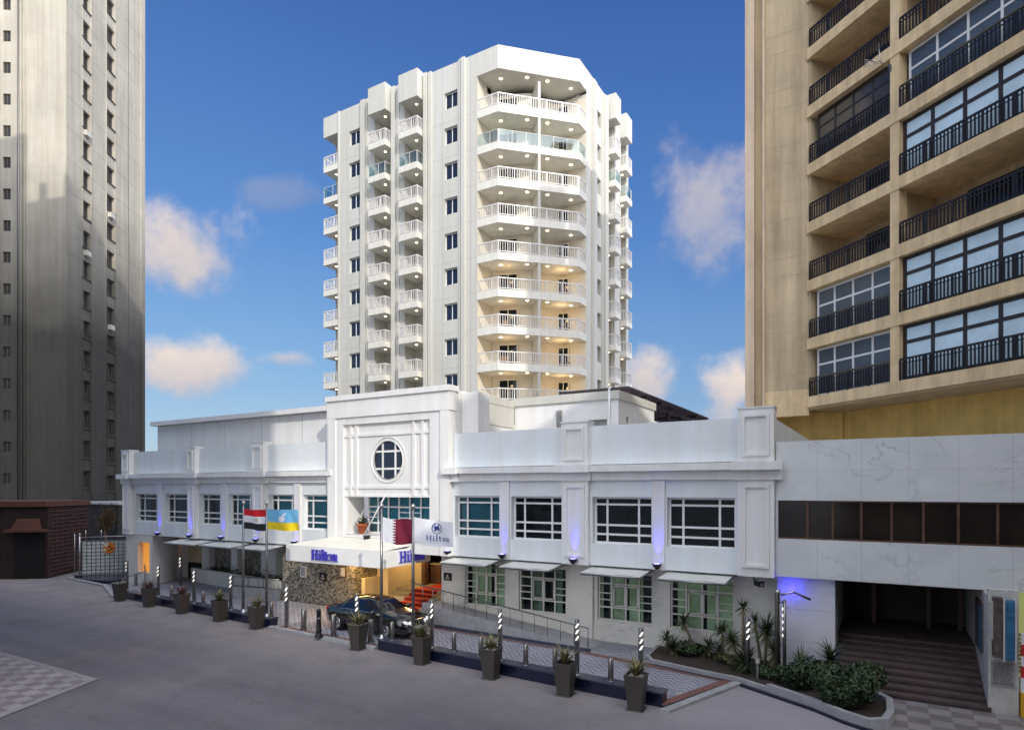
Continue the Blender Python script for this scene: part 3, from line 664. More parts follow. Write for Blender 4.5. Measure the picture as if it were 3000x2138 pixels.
# lobby shell
b = mb('lobby_dark'); b.box(-24, -14, 33.0, 33.2, .9, WBOT); b.box(-17.34, -17.2, 26.4, 33, .9, WBOT); b.box(-24.2, -24, 26, 33, .9, WBOT); b.quad((-24, 23.2, 3.04), (-24, 33, 3.04), (-17.2, 33, 3.04), (-17.2, 23.2, 3.04)); b.build('lobby_wall', H)
b = mb('step_stone'); b.box(-24, -17.2, 25.0, 33, .7, .93); b.build('lobby_floor', H)
b = mb('light_warm'); 
for x, y in ((-20.5, 25.6), (-19.0, 27.8), (-20.6, 29.6)): b.box(x-.5, x+.5, y-.05, y+.05, 3.0, 3.03)
b.build('ceiling_strip_light', H)
b = mb('warm_plaster'); b.box(-20.4, -19.9, 31.5, 32.9, .93, 2.6); b.box(-19.2, -18.9, 31.8, 32.9, .93, 2.9); b.build('lobby_panel', H)
# entrance steps
b = mb('step_stone')
for k in range(6): b.box(-22.1, -17.6, 22.95+k*.36, 25.2, k*.155, (k+1)*.155-.002*k)
b.build('entrance_steps', H)
# ---- entrance canopy with lettering
b = mb('canopy_white'); cx0, cx1, cy0, cy1, cz0, cz1 = -24.25, -18.2, 20.0, 23.2, 2.62, 3.34
b.box(cx0, cx1, cy0, cy0+.14, cz0, cz1); b.box(cx0, cx0+.14, cy0+.14, cy1, cz0, cz1); b.box(cx1-.14, cx1, cy0+.14, cy1, cz0, cz1); b.box(cx0+.14, cx1-.14, cy0+.14, cy1, cz0+.12, cz0+.3)
can = b.build('entrance_canopy', H)
b = mb('canopy_roof'); zt = cz1+.004; p = [(cx0, cy0, zt), (cx1, cy0, zt), (cx1, Y0-.3, zt+.1), (cx1-1.2, Y0-.3, zt+.36), (cx0+1.6, Y0-.3, zt+.36), (cx0, Y0-.3, zt+.05), (cx0+1.6, cy0+.9, zt+.16), (cx1-1.2, cy0+.9, zt+.16)]
i = [b.p(q) for q in p]
for f in ((0, 1, 7, 6), (1, 2, 3, 7), (7, 3, 4, 6), (0, 6, 4, 5)): b.face([i[k] for k in f])
b.build('canopy_roof', can)
b = mb('light_warm')
for x in (-23.2, -21.6, -20.0): b.box(x-.12, x+.12, 21.2, 21.44, cz0+.09, cz0+.118)
b.build('downlight', can)
def letters(b, Mx, width, depth, bold=1.0):
    """serif lettering H i l t o n drawn in a unit height, local x/z, front at y=-depth"""
    st = .17*bold; se = .055; x = 0
    def bx(x0, x1, z0, z1, e=0.): b.box(x0*S, x1*S, -depth-e, 0, z0*S, z1*S)
    tot = 3.52; S = width/tot; b.M = Mx
    def stem(x, z1, serif_top=True):
        bx(x, x+st, se, z1-se); bx(x-.07, x+st+.07, 0, se); bx(x-.07, x+(st+.07 if serif_top else st), z1-se, z1)
    stem(.07, 1.0); stem(.60, 1.0); bx(.07+st, .60, .46, .56)
    stem(1.05, .66, False); bx(1.05, 1.05+st, .80, .97)
    stem(1.47, 1.05, False)
    stem(1.86, .86, False); bx(1.80, 2.14, .60, .66); bx(1.86+st, 2.13, 0, .07)
    n = 18; cx, cz, R, r = 2.52, .335, .345, .19
    for k in range(n):
        a0, a1 = 2*PI*k/n, 2*PI*(k+1)/n
        q = [((cx+R*math.cos(a))*S, (cz+R*math.sin(a))*S) for a in (a0, a1)]; w = [((cx+r*.8*math.cos(a))*S, (cz+r*1.25*math.sin(a))*S) for a in (a0, a1)]
        b.quad((q[0][0], -depth, q[0][1]), (q[1][0], -depth, q[1][1]), (w[1][0], -depth, w[1][1]), (w[0][0], -depth, w[0][1]))
        b.quad((q[1][0], -depth, q[1][1]), (q[0][0], -depth, q[0][1]), (q[0][0], 0, q[0][1]), (q[1][0], 0, q[1][1]))
    stem(2.95, .68, False); bx(3.32, 3.32+st*.9, se, .52); bx(3.25, 3.32+st+.07, 0, se); bx(2.95+st, 3.32+st*.6, .55, .67)
    b.M = I4
b = mb('letter_blue'); letters(b, Matrix.Translation((-22.45, cy0-.01, cz0+.15)), 1.62, .09); b.build('lettering', can)
b = mb('letter_blue'); letters(b, Matrix.Translation((cx1+.01, cy0+1.0, cz0+.15)) @ Matrix.Rotation(PI/2, 4, 'Z'), 1.70, .09); b.build('lettering', can)
b = mb('letter_side'); letters(b, Matrix.Translation((-22.49, cy0-.002, cz0+.135)), 1.66, .05); b.build('lettering_back', can); b = mb('letter_side'); letters(b, Matrix.Translation((cx1+.002, cy0+.97, cz0+.135)) @ Matrix.Rotation(PI/2, 4, 'Z'), 1.74, .05); b.build('lettering_back', can)

# red carpet on the steps
b = mb('carpet_red'); xa, xb = -20.45, -19.0
for k in range(6):
    z = (k+1)*.155-.002*k+.012; y = 22.95+k*.36-.012
    b.mat('carpet_shade'); b.quad((xa, y, (k*.155+.012 if k else .066)), (xb, y, (k*.155+.012 if k else .066)), (xb, y, z), (xa, y, z)); b.mat('carpet_red'); b.quad((xa, y, z), (xb, y, z), (xb, y+.36, z), (xa, y+.36, z))
b.quad((xa, 22.2, .068), (xb, 22.2, .068), (xb, 22.94, .068), (xa, 22.94, .068)); b.quad((xa, 25.1, .945), (xb, 25.1, .945), (xb+.3, 28.6, .945), (xa+.3, 28.6, .945))
tag(b.build('carpet'), 'red carpet running up the hotel entrance steps', 'carpet')
# lectern + gold drape in the entrance
t = thing('lectern', 'brown wooden reception lectern at the top of entrance steps', 'lectern', (-20.6, 26.9, .93))
b = mb('wood_brown'); b.box(-20.95, -20.25, 26.7, 27.1, .93, 1.95); b.build('body', t)
b = mb('step_stone'); b.box(-21.02, -20.18, 26.62, 27.15, 1.95, 2.0); b.build('top', t)

# ---- ramp with railings
R_ = thing('ramp', 'long grey access ramp with steel handrails beside the marble wall', 'ramp', (-13.4, 22, 0))
def rz(x): t = (x+17.5)/8.1; return .92*(1-t)+.06*t
rampx = [-17.5+8.1*k/14 for k in range(15)]
def ry(x): return 21.72-.058*(x+17.5)
b = mb('kerb_stone'); lo = []; 
for xa, xb in zip(rampx, rampx[1:]):
    b.quad((xa, ry(xa), 0), (xb, ry(xb), 0), (xb, ry(xb), rz(xb)+.06), (xa, ry(xa), rz(xa)+.06)); b.quad((xa, ry(xa), rz(xa)+.06), (xb, ry(xb), rz(xb)+.06), (xb, ry(xb)+.12, rz(xb)+.06), (xa, ry(xa)+.12, rz(xa)+.06))
    b.quad((xa, ry(xa)+.12, rz(xa)), (xb, ry(xb)+.12, rz(xb)), (xb, YG-.06, rz(xb)), (xa, YG-.06, rz(xa)))
b.quad((-17.5, 22.9, 0), (-17.5, ry(-17.5), 0), (-17.5, ry(-17.5), .98), (-17.5, 22.9, .98)); b.build('slope', R_)
b = mb('vent_grey')
for k in range(1, 28): x = -17.5+8.1*k/28; b.box(x-.008, x+.008, ry(x)-.004, ry(x)+.01, .05, rz(x)+.04)
b.build('panel_joint', R_)
b = mb('steel_dark')
pts = [(x, ry(x)+.06, rz(x)+.80) for x in rampx]; b.tube([(-18.3, 21.9, 1.85), (-17.9, 21.75, 1.8)]+pts, .028, 8)
for x in rampx[::1][:-1]: b.tube([(x, ry(x)+.06, rz(x)+.05), (x, ry(x)+.06, rz(x)+.80)], .016, 6)
b.tube([(-9.4, ry(-9.4)+.06, .06), (-9.4, ry(-9.4)+.06, .86)], .022, 6); b.build('handrail', R_)
b = mb('navy_top'); b.prism([(-17.6, 21.62), (-9.25, 21.14), (-9.25, 21.26), (-17.6, 21.73)], .06, .14); b.prism([(-17.7, 21.48), (-9.2, 20.98), (-9.2, 21.10), (-17.7, 21.6)], .06, .105); b.build('kerb_ledge', R_)
# brass rail of the steps
b = mb('steel_dark'); b.tube([(-17.75, 22.6, .95), (-17.75, 23.1, 1.05), (-17.75, 25.0, 1.8), (-17.8, 26.2, 1.85)], .028, 8)
for y, z in ((22.6, .1), (23.8, .45), (25.0, .9)): b.tube([(-17.75, y, z), (-17.75, y, z+.88)], .02, 6)
tag(b.build('handrail'), 'steel handrail rising beside the red carpet steps', 'handrail')
# ---- left forecourt planter wall and short ramp rail
t = thing('planter_wall', 'long cream retaining wall planted with low shrubs below the left awnings', 'planter', (-33, 24, 0))
b = mb('marble_warm'); b.prism([(-38.3, 24.15), (-27.8, 22.95), (-27.7, 23.2), (-38.2, 24.4)], 0, .92); b.build('wall', t)
b = mb('soil'); b.prism([(-38.1, 24.4), (-27.8, 23.22), (-27.8, 24.5), (-38.1, 24.55)], .5, .82); b.build('soil', t)
b = mb('leaf_dark')
for k in range(900):
    x = random.uniform(-37.6, -28.5); y = random.uniform(24.4-.115*(x+38.2)-.05, 24.4-.115*(x+38.2)+.35); z = .8+random.random()**2*(.35 if int(x*1.7) % 3 else .65)
    a = random.uniform(0, 2*PI); d = Vector((math.cos(a), math.sin(a), random.uniform(-.3, .8)))*random.uniform(.06, .13); e = Vector((-d.y, d.x, random.uniform(-.05, .05)))*.5
    q = Vector((x, y, z)); b.face([b.p(q-e), b.p(q+d), b.p(q+e), b.p(q-d*.6)])
b.build('shrubs', t)
t = thing('ramp', 'short grey ramp with tubular rails in front of the pebble wall', 'ramp', (-29, 22.2, 0))
b = mb('kerb_stone'); b.prism([(-31.0, 21.85), (-27.65, 22.35), (-27.7, 22.55), (-31.0, 22.05)], 0, .62); b.build('side_wall', t)
b = mb('steel_dark'); b.tube([(-31.0, 21.9, .85), (-30.9, 21.95, 1.15), (-27.7, 22.42, 1.15)], .03, 8); b.tube([(-30.9, 21.95, .66), (-27.7, 22.42, .66)], .03, 8)
for k in range(4): x = -30.9+k*1.05; b.tube([(x, 21.95+.149*(x+30.9), .6), (x, 21.95+.149*(x+30.9), 1.15)], .02, 6)
b.build('handrail', t)
# ---- wall plaques and frames
def plaque(x, y, z, w, h, label, inner='plaque_text', m='plaque_black', name='wall_sign', kind='sign'):
    t = thing(name, label, kind, (x, y, z))
    b = mb(m); b.box(x-w/2, x+w/2, y-.05, y, z-h/2, z+h/2); b.build('board', t)
    b = mb(inner)
    if name == 'wall_sign':
        b.lathe([(.055*w/.5, 0), (.055*w/.5, .004)], (x, y-.056, z+h*.12), 14, 'y'); b.box(x-w*.28, x+w*.28, y-.055, y-.0505, z-h*.20, z-h*.12); b.box(x-w*.2, x+w*.2, y-.055, y-.0505, z-h*.32, z-h*.28)
        b.build('mark', t)
    else:
        b.box(x-w*.36, x+w*.36, y-.058, y-.0505, z-h*.38, z+h*.38); b.build('picture', t)
    return t
plaque(-24.53, 22.55, 1.52, .50, .40, 'small black square plaque on the grey part of pebble wall')
plaque(-16.95, 22.9, 2.03, .42, .34, 'small black square plaque on marble right of the entrance')
plaque(-23.12, 22.55, 1.86, .42, .56, 'black framed notice on the warm lit pebble wall', 'old_white', 'wood_brown', 'picture_frame', 'frame')
plaque(-25.97, 22.55, 1.68, .44, .56, 'pale grey framed panel on the left of pebble wall', 'vent_grey', 'gf_frame', 'picture_frame', 'frame')
# ---- potted plant and cameras on the ledge
t = thing('potted_plant', 'terracotta pot with green plant on the ledge under the bay window', 'plant', (-21.45, 22.15, 3.83))
b = mb('terracotta'); b.lathe([(.17, 0), (.25, .40), (.28, .40), (.28, .48), (.2, .48)], (-21.45, 22.15, 3.835), 16); b.build('pot', t)
b = mb('leaf_green')
for k in range(150):
    a = random.uniform(0, 2*PI); r = random.uniform(0, .36); q = Vector((-21.4+r*math.cos(a)*1.2, 22.15+r*math.sin(a)*.8, 4.3+random.uniform(0, .32)*(1-r)))
    d = Vector((math.cos(a), math.sin(a), random.uniform(-.2, .9)))*.10; e = Vector((-d.y, d.x, 0))*.5
    b.face([b.p(q-e), b.p(q+d), b.p(q+e), b.p(q-d*.5)])
b.build('foliage', t)
def camera_prop(loc, yaw, label, s=1.):
    t = thing('security_camera', label, 'camera', loc); Mx = Matrix.Translation(loc) @ Matrix.Rotation(yaw, 4, 'Z')
    b = mb('black_plastic'); b.M = Mx; b.box(-.07*s, .07*s, -.38*s, 0, -.06*s, .08*s); b.box(-.085*s, .085*s, -.42*s, .02, .08*s, .10*s); b.build('housing', t)
    b = mb('black_plastic'); b.M = Mx; b.tube([(0, 0, -.02), (0, .16*s, -.02), (0, .2*s, .12*s)], .025*s, 6); b.build('bracket', t)
    b = mb('chrome'); b.M = Mx; b.lathe([(.045*s, 0), (.03*s, .01)], (0, -.39*s, 0), 12, 'y'); b.build('lens', t)
    return t
camera_prop((-20.45, 21.72, 3.72), -.6, 'black security camera on the sill above the entrance canopy')
t = camera_prop((-3.62, 21.75, 2.92), .5, 'black floodlight camera hanging under the right end pier', 1.25)
# diagonal stays across the bay window
t = thing('flag_stay', 'thin white pole leaning across the wide bay window', 'pole', (-20.9, 21.7, 3.85))
b = mb('frame_white'); b.tube([(-20.95, 21.74, 3.83), (-19.2, 21.3, 5.75)], .035, 6); b.tube([(-22.05, 22.3, 3.9), (-21.7, 22.6, 5.2)], .02, 6); b.build('pole', t)
# ---- blue wall uplights
ups = [(-37.9, .95), (-34.55, 1.1), (-31.72, .7), (-28.65, .5), (-25.74, .8), (-16.1, .7), (-13.38, .8), (-10.17, 1.3), (-6.94, 1.6)]
where = ['between the two leftmost windows', 'at the foot of second pier from left', 'between third and fourth windows from left', 'at the pier behind the two left flags', 'between fifth and sixth windows from left', 'at the right edge of the centre bay', 'between the two windows right of centre', 'at the foot of the middle right pier', 'between the two rightmost windows']
for (x, pw), wh in zip(ups, where):
    yy = Y0-.2 if wh.count('pier') else Y0-.12
    t = thing('wall_uplight', 'small dark uplight casting blue glow '+wh, 'wall light', (x, yy-.16, WBOT+.2), 'blue uplights along the hotel facade')
    b = mb('black_plastic'); b.lathe([(.05, -.12), (.16, .02), (.17, .07), (.12, .07)], (x, yy-.16, WBOT+.16), 14); b.tube([(x, yy, WBOT+.12), (x, yy-.14, WBOT+.12)], .03, 6); b.build('housing', t)
    b = mb('light_blue'); b.lathe([(.11, 0), (.10, .012)], (x, yy-.16, WBOT+.232), 14); b.build('lens', t)
    ld = bpy.data.lights.new('uplight_beam', 'SPOT'); ld.energy = 120*pw; ld.color = (.035, .025, 1.0); ld.spot_size = math.radians(36); ld.spot_blend = 1.0; ld.shadow_soft_size = .05
    lo = bpy.data.objects.new('uplight_beam', ld); COL.objects.link(lo); lo.parent = t; lo.location = (0, 0, .06); lo.rotation_euler = (PI-.24, 0, 0)
# ------------------------------------------------------------------ hotel tower
T = thing('hotel_tower', 'tall white hotel tower with stacked balconies and a chamfered corner', 'building', (-35, 54, 0))
YT, XS, ZR, ST, F0 = 44.0, -22.42, 42.6, 3.05, 37.72      # left face y, right face x, roof, storey, top floor level
NF = 10
FL = [F0-ST*k for k in range(NF)]
ZBASE = 8.0
C0, C1 = (-27.48, 44.0), (-22.42, 49.06)
# body: solid core set back behind the recesses, then facade strips
b = mb('tower_paint')
wB, wD = (-44.36, -42.95), (-32.97, -31.58)
hB = [(wB[0], wB[1], z+1.12, z+2.55) for z in FL]; hD = [(wD[0], wD[1], z+1.12, z+2.55) for z in FL]
b.wall(-45.86, -41.10, ZBASE, ZR, hB, .30, YT); b.wall(-38.97, -37.44, ZBASE, ZR, [], 0, YT); b.wall(-35.25, -29.55, ZBASE, ZR, hD, .30, YT)
def zspan(x0, x1, y0, y1): b.box(x0, x1, y0, y1, ZBASE, ZR)
zspan(-45.86, -45.84, YT+.01, YT+2.0); zspan(-41.12, -41.10, YT+.01, YT+1.6); zspan(-38.97, -38.95, YT+.01, YT+1.6); zspan(-37.46, -37.44, YT+.01, YT+1.6); zspan(-35.25, -35.23, YT+.01, YT+1.6); zspan(-29.57, -29.55, YT+.01, YT+2.2)
b.box(-47.84, -29.55, YT+1.6, 60.9, ZBASE, ZR-.3)      # core
# right face strips
b.M = frameM((XS, 50.5, 0), 0, 1)                       # local x runs back along +y, local y points into the tower (-x)
hS = [(52.55-50.5, 53.75-50.5, z+1.12, z+2.55) for z in FL]
b.wall(0, 4.6, ZBASE, ZR, hS, .45, 0); b.wall(6.0, 8.1, ZBASE, ZR, [], 0, 0); b.wall(9.7, 10.4, ZBASE, ZR, [], 0, 0)
b.M = I4
b.box(XS-.02, XS-.001, 50.5, 50.52, ZBASE, ZR); b.box(XS-2.2, XS-.01, 50.48, 50.5, ZBASE, ZR-2.2); b.box(XS-1.6, XS-.01, 55.08, 55.1, ZBASE, ZR); b.box(XS-1.6, XS-.01, 56.5, 56.52, ZBASE, ZR); b.box(XS-1.6, XS-.01, 58.58, 58.6, ZBASE, ZR); b.box(XS-1.6, XS-.01, 60.2, 60.22, ZBASE, ZR)
b.box(-29.5, XS-1.6, 51, 60.9, ZBASE, ZR-.3); b.box(XS-1.7, XS-.003, 60.22, 60.9, ZBASE, ZR-.01)
# tops over the recesses
b.box(-47.84, -45.86, YT, YT+1.7, F0+ST-.12, ZR-.001); b.box(-41.10, -38.97, YT, YT+1.65, F0+ST-.1, ZR-.001); b.box(-37.44, -35.25, YT, YT+1.65, F0+ST-.1, ZR-.001)
b.box(XS-1.65, XS-.002, 55.1, 56.5, F0+ST-.1, ZR-.001); b.box(XS-1.65, XS-.002, 58.6, 60.2, F0+ST-.1, ZR-.001)
# corner crown
CR = [(-29.55, YT), C0, C1, (XS, 50.5), (XS-2.5, 51.0), (-29.5, 51.0)]
b.prism(CR, F0+2.95, ZR)
b.build('wall', T)
b = mb('roof_grey'); b.prism([(-47.6, YT+2), (-28.2, YT+2), (-23.2, 51), (-23.2, 60.8), (-47.6, 60.8)], ZR-.28, ZR-.02); b.build('roof', T)
b = mb('tower_paint'); b.box(-46.5, -44.6, YT+3, YT+9, ZR-.1, ZR+.25); b.box(-24.4, -23.6, 57.0, 58.0, ZR-.1, ZR+.9); b.build('roof_plinth', T)
# projecting fins
b = mb('tower_paint')
for xa, xb, d in ((-42.72, -42.2, .22), (-42.12, -41.9, .12), (-38.86, -38.42, .25), (-38.3, -38.0, .14), (-35.12, -34.78, .25), (-34.66, -34.34, .14), (-31.40, -31.22, .10), (-31.1, -30.72, .20), (-45.8, -45.66, .08)):
    b = mb('tower_paint'); b.box(xa, xb, YT-d, YT+.02, ZBASE, ZR+.06); b.build('fin', T)
for ya, yb, d in ((51.55, 52.25, .28), (52.28, 52.5, .12), (53.85, 54.1, .12), (54.15, 54.9, .30), (56.62, 57.0, .2)):
    b = mb('tower_paint'); b.box(XS-.02, XS+d, ya, yb, ZBASE, ZR-.35); b.build('fin', T)
b = mb('vent_grey')
for x in (-33.2, -30.2, -44.62): b.box(x-.015, x+.015, YT-.004, YT, ZBASE, ZR)
for z in FL: b.box(-34.2, -29.6, YT-.003, YT, z-.02, z); b.box(-45.6, -42.8, YT-.003, YT, z-.02, z)
b.build('panel_joint', T)
# windows: build one of a column, copy it down the storeys
def column_windows(Mx, u0, u1, y):
    w = window(T, Mx, u0, u1, FL[0]+1.12, FL[0]+2.55, y, (.5,), (), pm='blue_glass', bar=.07)
    for k in range(1, NF): dup_tree(w, T, (0, 0, -ST*k))
column_windows(I4, wB[0], wB[1], YT+.22); column_windows(I4, wD[0], wD[1], YT+.22)
column_windows(frameM((XS, 50.5, 0), 0, 1), 52.55-50.5, 53.75-50.5, .36)
# railings
def railing(path, z, glass=False, h=1.0, step=.20):
    """returns mesh builder of a railing along a path on a slab top z"""
    b = mb('rail_white' if not glass else 'rail_glass')
    P = [Vector((x, y, z)) for x, y in path]
    for p0, p1 in zip(P, P[1:]):
        d = p1-p0; L = d.length; u = d/L; ang = math.atan2(u.y, u.x)
        b.M = Matrix.Translation(p0) @ Matrix.Rotation(ang, 4, 'Z')
        if glass:
            b.mat('rail_glass'); b.quad((0, 0, .05), (L, 0, .05), (L, 0, h), (0, 0, h)); b.mat('rail_white'); b.box(0, L, -.02, .02, h, h+.03)
            for k in range(int(L/1.2)+2): x = min(L-.02, k*1.2); b.box(x-.015, x+.015, -.02, .02, 0, h)
        else:
            b.box(-.03, L+.03, -.045, .045, h-.09, h); b.box(0, L, -.03, .03, .08, .14)
            n = max(2, int(L/step))
            for k in range(n+1): x = L*k/n; b.box(x-.02, x+.02, -.02, .02, .14, h-.09)
            for k in range(int(L/1.4)+2): x = min(L, k*1.4); b.box(x-.04, x+.04, -.035, .035, 0, h-.09)
        b.M = I4
    return b
def disc_light(x, y, z, r=.11, m='light_warm'):
    b = mb(m); b.lathe([(r, 0), (r*.8, -.03)], (x, y, z), 12); return b
def balcony_set(name, slab_poly, z_of, rail_path, lights, door=None, org=None, thick=.55, top_box=None, glass_floor=1):
    """one balcony, its railing, lights and door, copied down the tower; second storey has a glass railing"""
    for kind in ('bars', 'glass'):
        ks = [k for k in range(NF) if (k == glass_floor) == (kind == 'glass')]
        z = FL[ks[0]]; o3 = (org[0], org[1], z)
        b = mb('slab_paint'); b.prism(slab_poly, z-thick, z); s = b.build('balcony', T, o3)
        railing(rail_path, z, kind == 'glass').build('railing', s, o3)
        for lx, ly in lights: disc_light(lx, ly, z-thick-.003).build('ceiling_light', s, o3)
        if door:
            p0, p1 = Vector((*door[0], 0)), Vector((*door[1], 0)); u = (p1-p0).normalized()
            b = mb('frame_white'); Mx = frameM((p0.x, p0.y, 0), u.x, u.y); b.M = Mx; L = (p1-p0).length
            b.box(0, L, -.03, .02, z+2.12, z+2.2); b.box(0, .08, -.03, .02, z, z+2.12); b.box(L-.08, L, -.03, .02, z, z+2.12); b.box(L/2-.04, L/2+.04, -.03, .02, z, z+2.12)
            b.mat('dark_glass'); b.quad((.05, 0, z), (L-.05, 0, z), (L-.05, 0, z+2.15), (.05, 0, z+2.15)); b.build('sliding_door', s, o3)
        for k in ks[1:]: dup_tree(s, T, (0, 0, FL[k]-z))
# column A: recessed, flush with the left face and the left corner
balcony_set('A', [(-47.84, YT), (-45.88, YT), (-45.88, YT+1.59), (-47.84, YT+1.59)], None, [(-47.8, YT+1.5), (-47.8, YT+.05), (-45.9, YT+.05)], [(-46.9, YT+.8)], None, (-46.8, YT))
# columns B and C: box balconies that project
for xa, xb in ((-41.08, -38.99), (-37.42, -35.27)):
    q = [(xa, YT-.88), (xb, YT-.88), (xb, YT+1.58), (xa, YT+1.58)]
    balcony_set('B', q, None, [(xa+.05, YT-.02), (xa+.05, YT-.83), (xb-.05, YT-.83), (xb-.05, YT-.02)], [((xa+xb)/2+.2, YT+.1)], ((xa+.95, YT+1.57), (xb-.1, YT+1.57)), ((xa+xb)/2, YT))
    b = mb('tower_paint'); b.prism(q, FL[0]+ST-.35, ZR+.25); b.build('roof_box', T)
    disc_light((xa+xb)/2+.2, YT+.1, FL[0]+ST-.353).build('ceiling_light', T)
for ya, yb, pj in ((55.12, 56.48, .9), (58.62, 60.18, .65)):
    q = [(XS+pj, ya), (XS+pj, yb), (XS-1.58, yb), (XS-1.58, ya)]
    balcony_set('E', q, None, [(XS+.02, ya+.05), (XS+pj-.05, ya+.05), (XS+pj-.05, yb-.05), (XS+.02, yb-.05)], [(XS-.1, (ya+yb)/2)], None, (XS, ya))
    b = mb('tower_paint'); b.prism(q, FL[0]+ST-.35, ZR+.15); b.build('roof_box', T)
# corner: wrap-around balconies
def lerp(a, c, t): return (a[0]+(c[0]-a[0])*t, a[1]+(c[1]-a[1])*t)
mid = lerp(C0, C1, .5)
inner = [(-29.5, 46.3), (-28.3, 46.75), (-27.2, 47.15), (-26.5, 47.5), (-26.15, 47.85), (-26.0, 48.3), (-25.85, 49.2), (-25.3, 50.0), (-24.6, 50.45)]
outer_path = [(-29.5, YT+.04), (C0[0]-.02, C0[1]+.06), (C1[0]-.06, C1[1]+.02), (XS-.04, 50.45)]
slab = [(-29.54, YT), C0, C1, (XS, 50.48), (XS-2.4, 50.9), (-29.54, 50.9)]
ls = [(-28.0, 45.3), (-26.0, 46.3), (-24.75, 47.6), (-23.45, 49.5)]
for kind, ks in (('bars', [k for k in range(NF) if k != 1]), ('glass', [1])):
    z = FL[ks[0]]; o3 = (mid[0], mid[1], z)
    b = mb('slab_paint'); b.prism(slab, z-.62, z); s = b.build('corner_balcony', T, o3)
    railing(outer_path, z, kind == 'glass').build('railing', s, o3)
    for lx, ly in ls: disc_light(lx, ly, z-.623, .14).build('ceiling_light', s, o3)
    b = mb('balcony_inside'); b.smooth = True; prev = None
    for q in inner:
        cur = (b.p((*q, z)), b.p((*q, z+ST-.62)))
        if prev: b.face((prev[0], cur[0], cur[1], prev[1]))
        prev = cur
    b.smooth = False; b.quad((-29.53, 44.02, z), (-29.53, 46.3, z), (-29.53, 46.3, z+ST-.62), (-29.53, 44.02, z+ST-.62)); b.quad((-24.6, 50.46, z), (XS-.02, 50.46, z), (XS-.02, 50.46, z+ST-.62), (-24.6, 50.46, z+ST-.62))
    b.build('back_wall', s, o3)
    n = Vector((-.7071, .7071, 0)); m0 = Vector((mid[0], mid[1], 0)); w = Vector((.7071, .7071, 0))*.11
    b = mb('tower_paint'); a0 = m0-w+n*.02; a1 = m0+w+n*.02; b.prism([(a0.x, a0.y), (a1.x, a1.y), (a1+n*1.75)[:2], (a0+n*1.75)[:2]], z+.002, z+ST-.622); b.build('divider', s, o3)
    for p0, p1 in (((-28.9, 46.45), (-27.35, 47.02)), ((-25.0, 50.12), (-24.05, 50.35))):
        u = Vector((p1[0]-p0[0], p1[1]-p0[1], 0)); L = u.length; u /= L; b = mb('gf_frame'); b.M = frameM((p0[0], p0[1], 0), u.x, u.y)
        b.box(0, L, -.10, -.02, z+2.02, z+2.1); b.box(0, .07, -.10, -.02, z, z+2.02); b.box(L-.07, L, -.10, -.02, z, z+2.02); b.box(L/2-.03, L/2+.03, -.10, -.02, z, z+2.02)
        b.mat('dark_glass'); b.quad((.02, -.06, z), (L-.02, -.06, z), (L-.02, -.06, z+2.08), (.02, -.06, z+2.08)); b.build('sliding_door', s, o3)
    for k in ks[1:]: dup_tree(s, T, (0, 0, FL[k]-z))
for lx, ly in ls: disc_light(lx, ly, F0+2.945, .14).build('ceiling_light', T)
# warm lit lower corner balconies
for k in range(5, 9):
    for x, y, e in ((-27.6, 45.7, 18), (-24.1, 48.9, 32)):
        ld = bpy.data.lights.new('balcony_lamp', 'POINT'); ld.energy = e; ld.color = (1, .66, .30); ld.shadow_soft_size = .12
        lo = bpy.data.objects.new('balcony_lamp', ld); COL.objects.link(lo); lo.parent = T; lo.location = Vector((x, y, FL[k]+ST-1.35))-WL[T.name]

# wicker chairs on the lit lower balconies
chair0 = None
for k, (x, y, rz_), ds in ((6, (-23.7, 49.3, 2.2), 'right side of the second lit corner balcony'), (7, (-23.6, 49.2, 2.0), 'right side of the third lit corner balcony'), (7, (-27.9, 45.6, .4), 'left side of the third lit corner balcony'), (6, (-27.7, 45.7, .7), 'left side of the second lit corner balcony'), (5, (-23.8, 49.3, 2.4), 'right side of the uppermost lit corner balcony')):
    lab = 'brown wicker chair on the '+ds
    if chair0 is None:
        chair0 = thing('balcony_chair', lab, 'chair', (0, 0, 0), 'wicker chairs on the lit balconies')
        b = mb('wicker'); b.box(-.25, .25, -.24, .24, .40, .46); b.build('seat', chair0)
        b = mb('wicker'); b.box(-.25, .25, .22, .27, .46, .92); b.build('backrest', chair0)
        for sx in (-.22, .22):
            for sy in (-.21, .21): b = mb('wicker'); b.box(sx-.02, sx+.02, sy-.02, sy+.02, 0, .40); b.build('leg', chair0)
        chair0.location = (x, y, FL[k]+.003); chair0.rotation_euler = (0, 0, rz_); WL[chair0.name] = Vector((x, y, FL[k]))
    else: copy_thing(chair0, (x, y, FL[k]+.003), lab, rz_)
# ------------------------------------------------------------------ right apartment building
A = thing('apartment_building', 'tan concrete apartment tower with long black railed balconies', 'building', (2, 40, 7))
AZ = 42.0
P0 = (-3.48, 37.0); U = (.7686, -.640)
FM = frameM(P0, U[0], U[1])                      # local x along the balcony front, local y inward
b = mb('concrete_tan')
b.box(-5.72, -3.52, 37.0, 50, 10.3, AZ); b.box(-3.6, 8, 39.5, 50, 10.3, AZ); b.build('wall', A)
b = mb('concrete_edge'); b.box(-6.79, -6.3, 37.15, 49, 6.9, AZ); b.box(-5.82, -5.70, 36.86, 49, 10.3, AZ); b.box(-6.3, -5.82, 37.6, 49, 6.9, AZ); b.build('corner_strip', A)
b = mb('concrete_tan'); b.box(-6.3, -5.83, 37.45, 37.6, 6.9, AZ); b.build('wall', A)
b = mb('slab_tan'); b.box(-5.72, -3.5, 36.985, 37.3, 9.9, 11.3); b.build('base_band', A)
b = mb('soffit_tan')
zz_ = 12.4; k = 0
